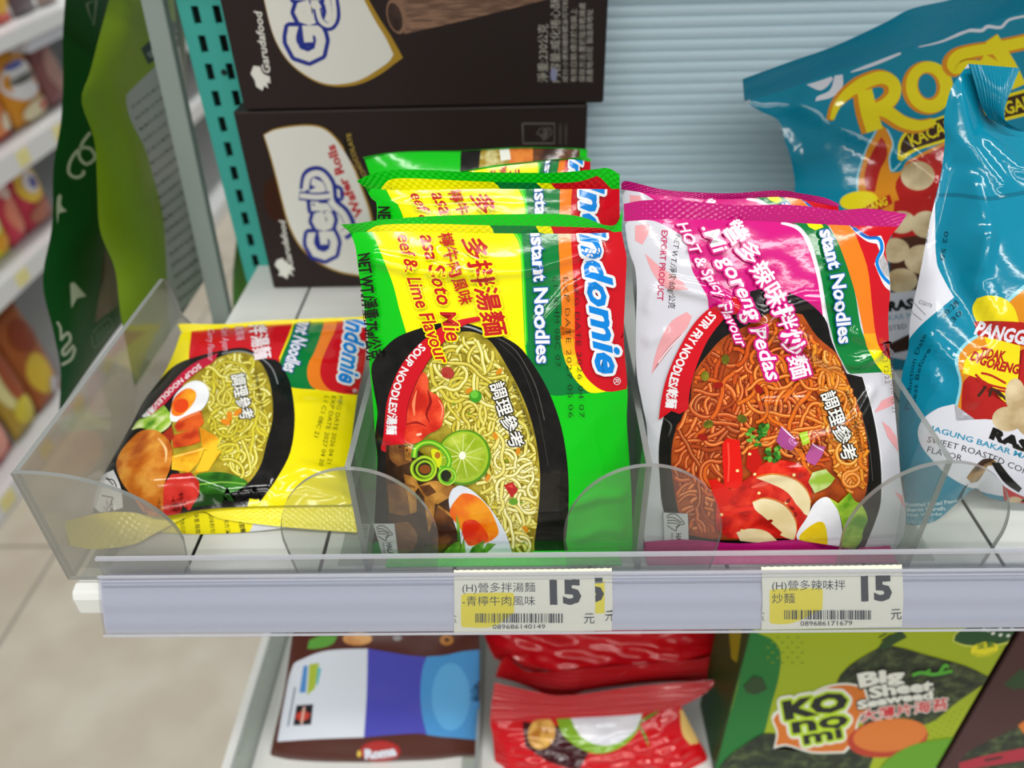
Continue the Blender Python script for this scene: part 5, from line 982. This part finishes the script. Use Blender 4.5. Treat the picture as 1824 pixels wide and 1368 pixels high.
# seaweed cartons
SEAW = mottled('161E10', '4A5630', 190, 'card', lo=.38, hi=.64, h3='29351C', detail=8)
LIMEC = mat('9CAE10', 'card', 'lime_card'); GRN = mat('12702A', 'card'); LEAF = mat('5F9A14', 'card'); ORC = mat('D0701E', 'card'); WC = mat('E4E6DC', 'card'); BKC = mat('141613', 'card'); MAR = mat('43201F', 'card', 'maroon_card')
def seaweed_art():
    A = Art(step=14)
    A.poly(GRN, m3((300, 40), (330, 80), (420, 120), (468, 190), (460, 330), (420, 480), (380, 640), (330, 760), (240, 900), (0, 900), (60, 836), (200, 500)))
    for i in range(6):
        for j in range(4): A.ellipse(mat('6E8A10', 'card'), m3(400+j*55+(i % 2)*25, 110+i*28), 2.6, 1.8)
    for i in range(7):
        for j in range(5): A.ellipse(mat('7E9610', 'card'), m3(1310+j*42-(i*14), 560+i*26-j*12), 2.2, 1.6)
    A.poly(SEAW, m3((1010, 170), (1100, 158), (1300, 212), (1500, 268), (1645, 338), (1450, 470), (1290, 588), (1000, 620), (780, 480), (800, 320))); A.poly(SEAW, m3((150, 800), (290, 690), (400, 640), (860, 715), (985, 775), (940, 900), (100, 900)))
    A.poly(WC, m3((418, 560), (440, 520), (560, 470), (700, 385), (830, 362), (940, 380), (975, 500), (910, 560), (880, 690), (825, 752), (640, 752), (500, 712), (430, 728), (445, 640))); A.poly(ORC, m3((428, 565), (455, 530), (565, 480), (705, 395), (830, 372), (930, 390), (962, 500), (900, 560), (868, 680), (818, 742), (640, 742), (500, 702), (442, 712), (455, 640)))
    A.ellipse(mat('B4341A', 'card'), m3(1065, 668), 72, 34, -.12); A.ellipse(mat('D4742A', 'card'), m3(1078, 652), 66, 29, -.12)
    A.poly(mat('22421C', 'card'), m3((1012, 165), (1060, 110), (1140, 68), (1172, 108), (1110, 140), (1040, 185))); A.stroke(BKC, m3((1015, 110), (1060, 85)), 2); A.stroke(BKC, m3((1030, 128), (1085, 92)), 2)
    A.poly(mat('22421C', 'card'), m3((262, 380), (320, 320), (370, 335), (395, 395), (330, 425), (280, 415)))
    A.poly(mat('D2DC60', 'card'), m3((1424, 130), (1438, 85), (1520, 40), (1840, 40), (1812, 118), (1650, 158), (1500, 158))); A.poly(mat('1A4A22', 'card'), m3((1432, 128), (1446, 88), (1525, 46), (1840, 46), (1806, 112), (1650, 150), (1500, 150)))
    for k, (x, y) in enumerate(((1625, 68), (1690, 60), (1755, 62), (1808, 62), (1650, 85), (1735, 98), (1692, 94), (1784, 98), (1600, 64))): A.ellipse(WC, m3(x, y), 3.6, 2.4, -.4)
    A.ellipse(mat('E2DA20', 'card'), m3(1602, 174), 25, 13, -.15); A.text(mat('3A6A1A', 'card'), '全素', m3((1560, 170), (1660, 158)), 9, bold=.03); A.text(mat('3A6A1A', 'card'), '100% VEGETARIAN', m3((1540, 205), (1610, 212), (1665, 190)), 3.6)
    A.poly(LEAF, m3((985, 900), (1060, 790), (1180, 715), (1300, 682), (1430, 665), (1400, 900)))
    for oc in ((WC, .27), (mat('B4D420', 'card'), .16)):
        A.text(BKC, 'KO', m3((492, 562), (850, 500)), 31, bold=.06, outline=[oc]); A.text(BKC, 'no', m3((536, 640), (850, 592)), 29, bold=.03, outline=[oc]); A.text(BKC, 'mi', m3((600, 702), (815, 662)), 24, bold=.03, outline=[oc])
    for tx, pa, sz, bo in (('KO', ((492, 562), (850, 500)), 31, .06), ('no', ((536, 640), (850, 592)), 29, .03), ('mi', ((600, 702), (815, 662)), 24, .03)): A.text(BKC, tx, m3(*pa), sz, bold=bo)
    W = dict(bold=.05, outline=[(BKC, .14)])
    A.text(WC, 'Big', m3((908, 384), (1020, 362), (1160, 352)), 24, **W); A.text(WC, 'Sheet', m3((965, 446), (1130, 418), (1322, 402)), 20, **W); A.text(WC, 'Seaweed', m3((898, 506), (1100, 468), (1318, 446)), 14.5, **W)
    A.text(mat('C42430', 'card'), '大薄片海苔', m3((915, 572), (1120, 540), (1405, 498)), 16, bold=.03, shear=.1, outline=[(WC, .1)])
    A.stroke(BKC, m3((1195, 318), (1250, 300), (1320, 310), (1400, 300), (1430, 290)), 9); A.stroke(mat('4EA82A', 'card'), m3((1200, 318), (1250, 302), (1320, 312), (1425, 292)), 6); A.stroke(mat('4EA82A', 'card'), m3((1270, 308), (1300, 285)), 5); A.stroke(mat('4EA82A', 'card'), m3((1350, 308), (1380, 262), (1400, 270)), 6)
    return A
def maroon_art():
    A = Art(step=14); A.poly(SEAW, m3((1500, 760), (1640, 680), (1850, 590), (2100, 560), (2100, 900), (1430, 900))); A.poly(mat('A81E34', 'card'), m3((1460, 810), (1600, 770), (1850, 720), (1850, 790), (1600, 830), (1470, 850))); A.poly(BKC, m3((1600, 790), (1700, 770), (1710, 780), (1610, 802)))
    A.poly(mat('22421C', 'card'), m3((1712, 370), (1800, 290), (1850, 300), (1850, 390), (1760, 400))); A.poly(ORC, m3((1790, 600), (1900, 520), (2000, 560), (1980, 640), (1850, 680))); A.text(WC, 'Big Sheet', m3((1850, 420), (2150, 350)), 20, bold=.05); return A
def carton(name, x0, x1, y0, y1, z0, z1, base, side, art, label, group):
    t = empty(name, ((x0+x1)/2, (y0+y1)/2, z0), label, 'box', group); mb = MB(); mb.box(x0, x1, y0, y1, z0, z1, side); mb.build('carton', t, bevel=.0008)
    e = .0008; P = [pj(x, y0-.0002, z) for x, z in ((x0+e, z1-e), (x1-e, z1-e), (x1-e, z0+e), (x0+e, z0+e))]
    Sheet((0, y0-.0002, 0), (0, -1, 0), [P[0], P[1]], [P[1], P[2]], [P[3], P[2]], [P[0], P[3]], None, 1, 1).build('front_panel', base, t, art=art, thick=.00015); return t
xl = on_axis(1316, 1200, 1, .05)[0]; xr = on_axis(1768, 1200, 1, .05)[0]
t = carton('seaweed_box', xl, xr-.0012, .05, .098, LZ, -.088, LIMEC, mat('164A1E', 'card', 'dark_green_card'), seaweed_art(), 'lime green seaweed snack carton with black and white lettering on the lower shelf', 'seaweed cartons on the lower shelf')
mb = MB(); mb.prism([(.056, -.150), (.064, -.158), (.075, -.150), (.082, -.128), (.074, -.120), (.060, -.128)], xl-.0003, xl, mat('A89A18', 'card'), axis=0); mb.prism([(.053, -.10), (.09, -.10), (.095, -.125), (.07, -.118)], xl-.0003, xl, SEAW, axis=0); mb.build('side_print', t)
carton('seaweed_box', xr+.0012, xr+.118, .05, .098, LZ, -.088, MAR, mat('34191A', 'card', 'dark_maroon_card'), maroon_art(), 'maroon seaweed snack carton cut off by the right edge of view', 'seaweed cartons on the lower shelf')
# ================================================================== paper price tags behind the rail's clear cover
t1 = crop(780, 980, 3.378); t2 = crop(1320, 980, 3.619)
TAGP = mat('EEEBD4', 'paper', 'cream_tag_paper'); TY = mat('F0DF1C', 'paper'); TI = mat('1E2528', 'paper'); LINE = mat('B8B8A8', 'paper')
fl = math.hypot(RZ0-RZ1, RY1-RY0); TN = (0, -(RZ0-RZ1)/fl, -(RY1-RY0)/fl*1.0)
TN = np.array([0, -(RZ0-RZ1), -(RY0-RY1)*-1*-1]); TN = np.array([0, -(RZ0-RZ1)/fl, (RY0-RY1)/fl])
def price_tag(label, off, c, x0, x1, art, ytop=(120, 112), ybot=(498, 488)):
    o_ = np.array([0, RY0, RZ0])+TN*off
    nx = 40; top = [c(x0+(x1-x0)*i/nx, ytop[0]+(ytop[1]-ytop[0])*i/nx+(2.2 if i % 2 else -2.2)) for i in range(nx+1)]
    lf = [top[0], c(x0+4, (ytop[0]+ybot[0])/2), c(x0, ybot[0])]; rt = [top[-1], c(x1+4, (ytop[1]+ybot[1])/2), c(x1, ybot[1])]
    S = Sheet(o_, TN, top, rt, [lf[-1], rt[-1]], lf, lambda a, b: .0008*np.sin(math.pi*b), 40, 12, smooth=False)
    o = S.build('price_tag', TAGP, None, art=art, thick=.00015); tag(o, label, 'price tag', 'price tags on the rail'); return o
def bars(A, c, x0, x1, y0, y1, seed):
    R = random.Random(seed); x = x0
    while x < x1-3:
        w_ = R.choice((3, 3, 6, 6, 9, 12)); w_ = min(w_, x1-x); A.poly(TI, c((x, y0), (x+w_, y0), (x+w_, y1), (x, y1))); x += w_+R.choice((4, 5, 8, 10))
A = Art(); A.stroke(LINE, t1((96, 150), (942, 138)), .8); A.poly(TY, t1((140, 272), (155, 262), (445, 256), (460, 268), (458, 375), (330, 460), (150, 464), (140, 450)))
A.text(TI, '(H)營多拌湯麵', t1((147, 250), (586, 246)), 13.5); A.text(TI, '-青檸牛肉風味', t1((147, 330), (586, 328)), 13.5); A.text(TI, '15', t1((674, 320), (864, 316)), 41, bold=.05)
bars(A, t1, 226, 750, 380, 436, 7); A.text(TI, '089686140149', t1((330, 472), (646, 470)), 8); A.text(TI, '元', t1((880, 436), (942, 434)), 15.5); A.stroke(TI, t1((98, 395), (112, 395)), 1); A.stroke(TI, t1((104, 412), (104, 432), (114, 432)), 1, smooth=False)
TAG_A = price_tag('cream price tag reading 15 on the rail below the green noodle packets', -.0006, t1, 96, 942, A)
A = Art(); A.poly(TY, t1((700, 262), (1003, 180), (1003, 380), (700, 380))); A.text(TI, '15', t1((810, 305), (1000, 303)), 41, bold=.05); A.text(TI, '元', t1((1006, 422), (1066, 420)), 15.5); A.stroke(LINE, t1((300, 150), (1046, 132)), .8)
price_tag('second cream price tag half hidden behind the one reading 15, only a 5 showing', -.0009, t1, 250, 1046, A, (124, 108), (496, 484))
A = Art(); A.stroke(LINE, t2((132, 136), (1034, 124)), .8); A.poly(TY, t2((184, 262), (200, 252), (512, 246), (528, 258), (524, 380), (330, 470), (200, 474), (184, 460)))
A.text(TI, '(H)營多辣味拌', t2((200, 254), (672, 250)), 14); A.text(TI, '炒麵', t2((200, 338), (346, 336)), 14); A.text(TI, '15', t2((774, 320), (974, 316)), 42, bold=.05)
bars(A, t2, 278, 836, 386, 446, 9); A.text(TI, '089686171679', t2((382, 486), (716, 482)), 8.5); A.text(TI, '元', t2((966, 442), (1034, 438)), 16); A.stroke(TI, t2((136, 405), (150, 405)), 1); A.stroke(TI, t2((140, 425), (140, 450), (150, 450)), 1, smooth=False)
price_tag('cream price tag reading 15 on the rail below the pink noodle packets', -.0006, t2, 130, 1036, A, (108, 94), (514, 494))
# ================================================================== the shelving across the aisle, far out of focus
GX0 = -1.08
FWH = mat('D6D8D8', 'matte'); FST = mat('E4E6E8', 'gloss', 'price_strip'); levels = []; TAGY = mat('EFE6A0', 'paper')
def zat(v): return float(on_axis(0, v, 0, GX0)[2])
for k, (va, vb, wh) in enumerate(((64, 90, 'topmost white shelf'), (283, 328, 'second white shelf from the top'), (504, 546, 'third white shelf from the top'), (876, 922, 'bottom white shelf'))):
    zt, zb = zat(va), zat(vb); levels.append(zt); sh_ = empty('far_shelf', (GX0-.2, 2, zt-.03), wh+' of the unit across the aisle', 'shelf', 'shelves across the aisle')
    if k == 0: top_far_shelf = sh_
    MB().box(GX0-.40, GX0, .2, 4.2, zt-.03, zt-.001, FWH).build('shelf_board', sh_); ps_ = MB().box(GX0, GX0+.012, .2, 4.2, zb, zt+.004, FST).build('price_strip', sh_)
    if k:
        for y in np.arange(.75, 1.9, .16): MB().box(GX0+.012, GX0+.013, y, y+.045, zb+.008, zt-.002, TAGY).build('shelf_ticket', ps_)
o = MB().box(GX0-.42, GX0-.405, .2, 4.2, -.9, 1.0, FWH).build('gondola_back_board'); tag(o, kind='structure')
o = MB().box(GX0-.38, GX0-.01, .2, 4.2, -.9, levels[3]-.031, mat('3A4642', 'matte')).build('gondola_plinth'); tag(o, kind='structure')
def far_bag(y, z, wd, ht, col, spots, label, cat='snack bag', depth=.05, lean=.1, x=GX0-.03, card=False):
    """a packet standing on a far shelf, its face towards the aisle; spots = [(colour, u, v, rx, ry)] printed patches"""
    n = 14; V = []; me = MB(); m0 = mat(col, 'softfilm'); pts = {}
    def S(u, v, k): 
        b = depth*.5*((1-abs(2*u-1)**3)*(1-abs(2*v-1)**4) if not card else 1); return (x-depth*.55-lean*ht*v+k*b, y+(u-.5)*wd*(1-.04*math.sin(v*9)), z+v*ht)
    for k in (1, -1):
        vs = [S(i/n, j/n, k) for j in range(n+1) for i in range(n+1)]; me.add(vs, [(j*(n+1)+i, j*(n+1)+i+1, (j+1)*(n+1)+i+1, (j+1)*(n+1)+i) for j in range(n) for i in range(n)], m0, True)
    for q, (c, u, v, rx, ry) in enumerate(spots):
        vs = [tuple(np.array(S(u, v, 1))+np.array([.0015*(q+1), 0, 0]))]
        for r_ in (.5, 1):
            for a in range(16):
                uu, vv = u+r_*rx*math.cos(a*.3927), v+r_*ry*math.sin(a*.3927); vs.append(tuple(np.array(S(min(max(uu, .02), .98), min(max(vv, .02), .98), 1))+np.array([.0015*(q+1), 0, 0])))
        fs = [(0, 1+a, 1+(a+1) % 16) for a in range(16)]+[(1+a, 17+a, 17+(a+1) % 16, 1+(a+1) % 16) for a in range(16)]; me.add(vs, fs, mat(c, 'softfilm'), True)
    o = me.build('snack_bag' if not card else 'snack_box'); tag(o, label, cat); return o
def yat(u, v): return float(on_axis(u, v, 0, GX0-.02)[1])
L0, L1_, L2_, L3 = levels
far_bag(1.617, L0, .10, .21, 'E2503A', [('F0E2C8', .45, .6, .25, .2), ('E8B430', .5, .25, .35, .15), ('D83A3A', .5, .85, .4, .12)], 'orange red snack bag on the top shelf across the aisle')
far_bag(1.727, L0, .10, .20, '6A5A5E', [('8E7A80', .5, .5, .3, .3)], 'dull purple packet on the top shelf across the aisle')
far_bag(1.835, L0, .09, .19, 'A08A80', [('C8B8A8', .5, .6, .3, .2)], 'beige packet on the top shelf across the aisle, nearly behind the green bag')
mb = MB(); zz = L0-.03
for k in range(2): mb.box(GX0-.02-.03*k, GX0-.002, 1.60, 2.4, zz-.012, zz, mat('DCE0EC', 'paper')); zz -= .012
mb.build('folded_panel', top_far_shelf)
far_bag(1.56, L1_, .18, .168, 'A8641E', [('D88A28', .5, .7, .4, .2), ('7A3A18', .5, .4, .3, .2)], 'brown orange bag on the second far shelf, behind others', x=GX0-.16)
far_bag(1.452, L1_, .125, .155, 'DE4A22', [('F4C814', .5, .86, .4, .12), ('F0904A', .5, .3, .35, .2), ('7A6A5A', .5, .62, .3, .06), ('F4E0C0', .7, .25, .2, .12)], 'red orange bag with yellow top on the second far shelf')
far_bag(1.60, L1_, .155, .165, 'E0982A', [('EEEEF0', .5, .56, .44, .25), ('5A62B8', .45, .76, .25, .04), ('5E5E58', .5, .58, .32, .05), ('E2D6B0', .55, .16, .4, .13), ('C8503A', .7, .18, .12, .07)], 'orange bag with big white roundel on the second far shelf')
far_bag(1.735, L1_, .10, .16, '8A5A5A', [('B08A80', .5, .5, .3, .3)], 'mauve packet on the second far shelf beside the green bag')
far_bag(1.60, L2_, .16, .17, '2E4E86', [('4A6CA8', .5, .8, .4, .05), ('4A6CA8', .5, .66, .4, .05)], 'blue packet on the third far shelf', x=GX0-.16)
far_bag(1.31, L2_, .08, .15, 'F0DC12', [('F6F0A0', .5, .6, .3, .2), ('F0A81A', .5, .25, .3, .12)], 'bright yellow bag on the third far shelf')
far_bag(1.388, L2_, .065, .165, 'D8405A', [('E88A70', .5, .4, .35, .25), ('F2D0C8', .5, .75, .3, .12)], 'pink red bag on the third far shelf')
far_bag(1.482, L2_, .115, .168, 'C83A50', [('F0C848', .5, .6, .38, .26), ('ECE8EA', .5, .62, .22, .15), ('5A5AA8', .55, .6, .12, .08), ('B8705A', .5, .2, .4, .14)], 'red bag with yellow ring on the third far shelf')
far_bag(1.225, L2_, .08, .13, '2A2F6E', [('E6E6EA', .5, .2, .4, .15)], 'navy blue packet at the edge of the third far shelf')
far_bag(1.20, L3, .36, .30, 'E07818', [('F0A03A', .5, .8, .4, .1), ('EFE6C0', .25, .74, .15, .06)], 'wide orange bag standing at the back of the far bottom shelf', x=GX0-.16)
far_bag(1.14, L3, .095, .23, 'B89A3A', [('E2DC9A', .3, .6, .2, .3), ('A8502A', .6, .6, .28, .3), ('D8C840', .5, .25, .35, .14)], 'yellow brown noodle packet on the far bottom shelf', x=GX0-.02)
far_bag(1.25, L3, .115, .24, 'A85A2A', [('D8B83A', .4, .35, .3, .22), ('C8C8D0', .6, .15, .15, .1), ('8A3A1E', .5, .75, .35, .15)], 'brown noodle packet on the far bottom shelf', x=GX0-.02)
far_bag(1.03, L3, .10, .2, 'C23A30', [('E8A090', .5, .3, .35, .2), ('8A2A22', .5, .75, .35, .15)], 'dark red packet on the far bottom shelf', x=GX0-.02)
far_bag(.925, L3, .085, .18, 'E0501A', [], 'orange packet at the near end of the far bottom shelf', x=GX0-.02)
# ------------------------------------------------------------------ the lettering pen is not part of the place
bpy.data.objects.remove(_fo); bpy.data.curves.remove(_fc)
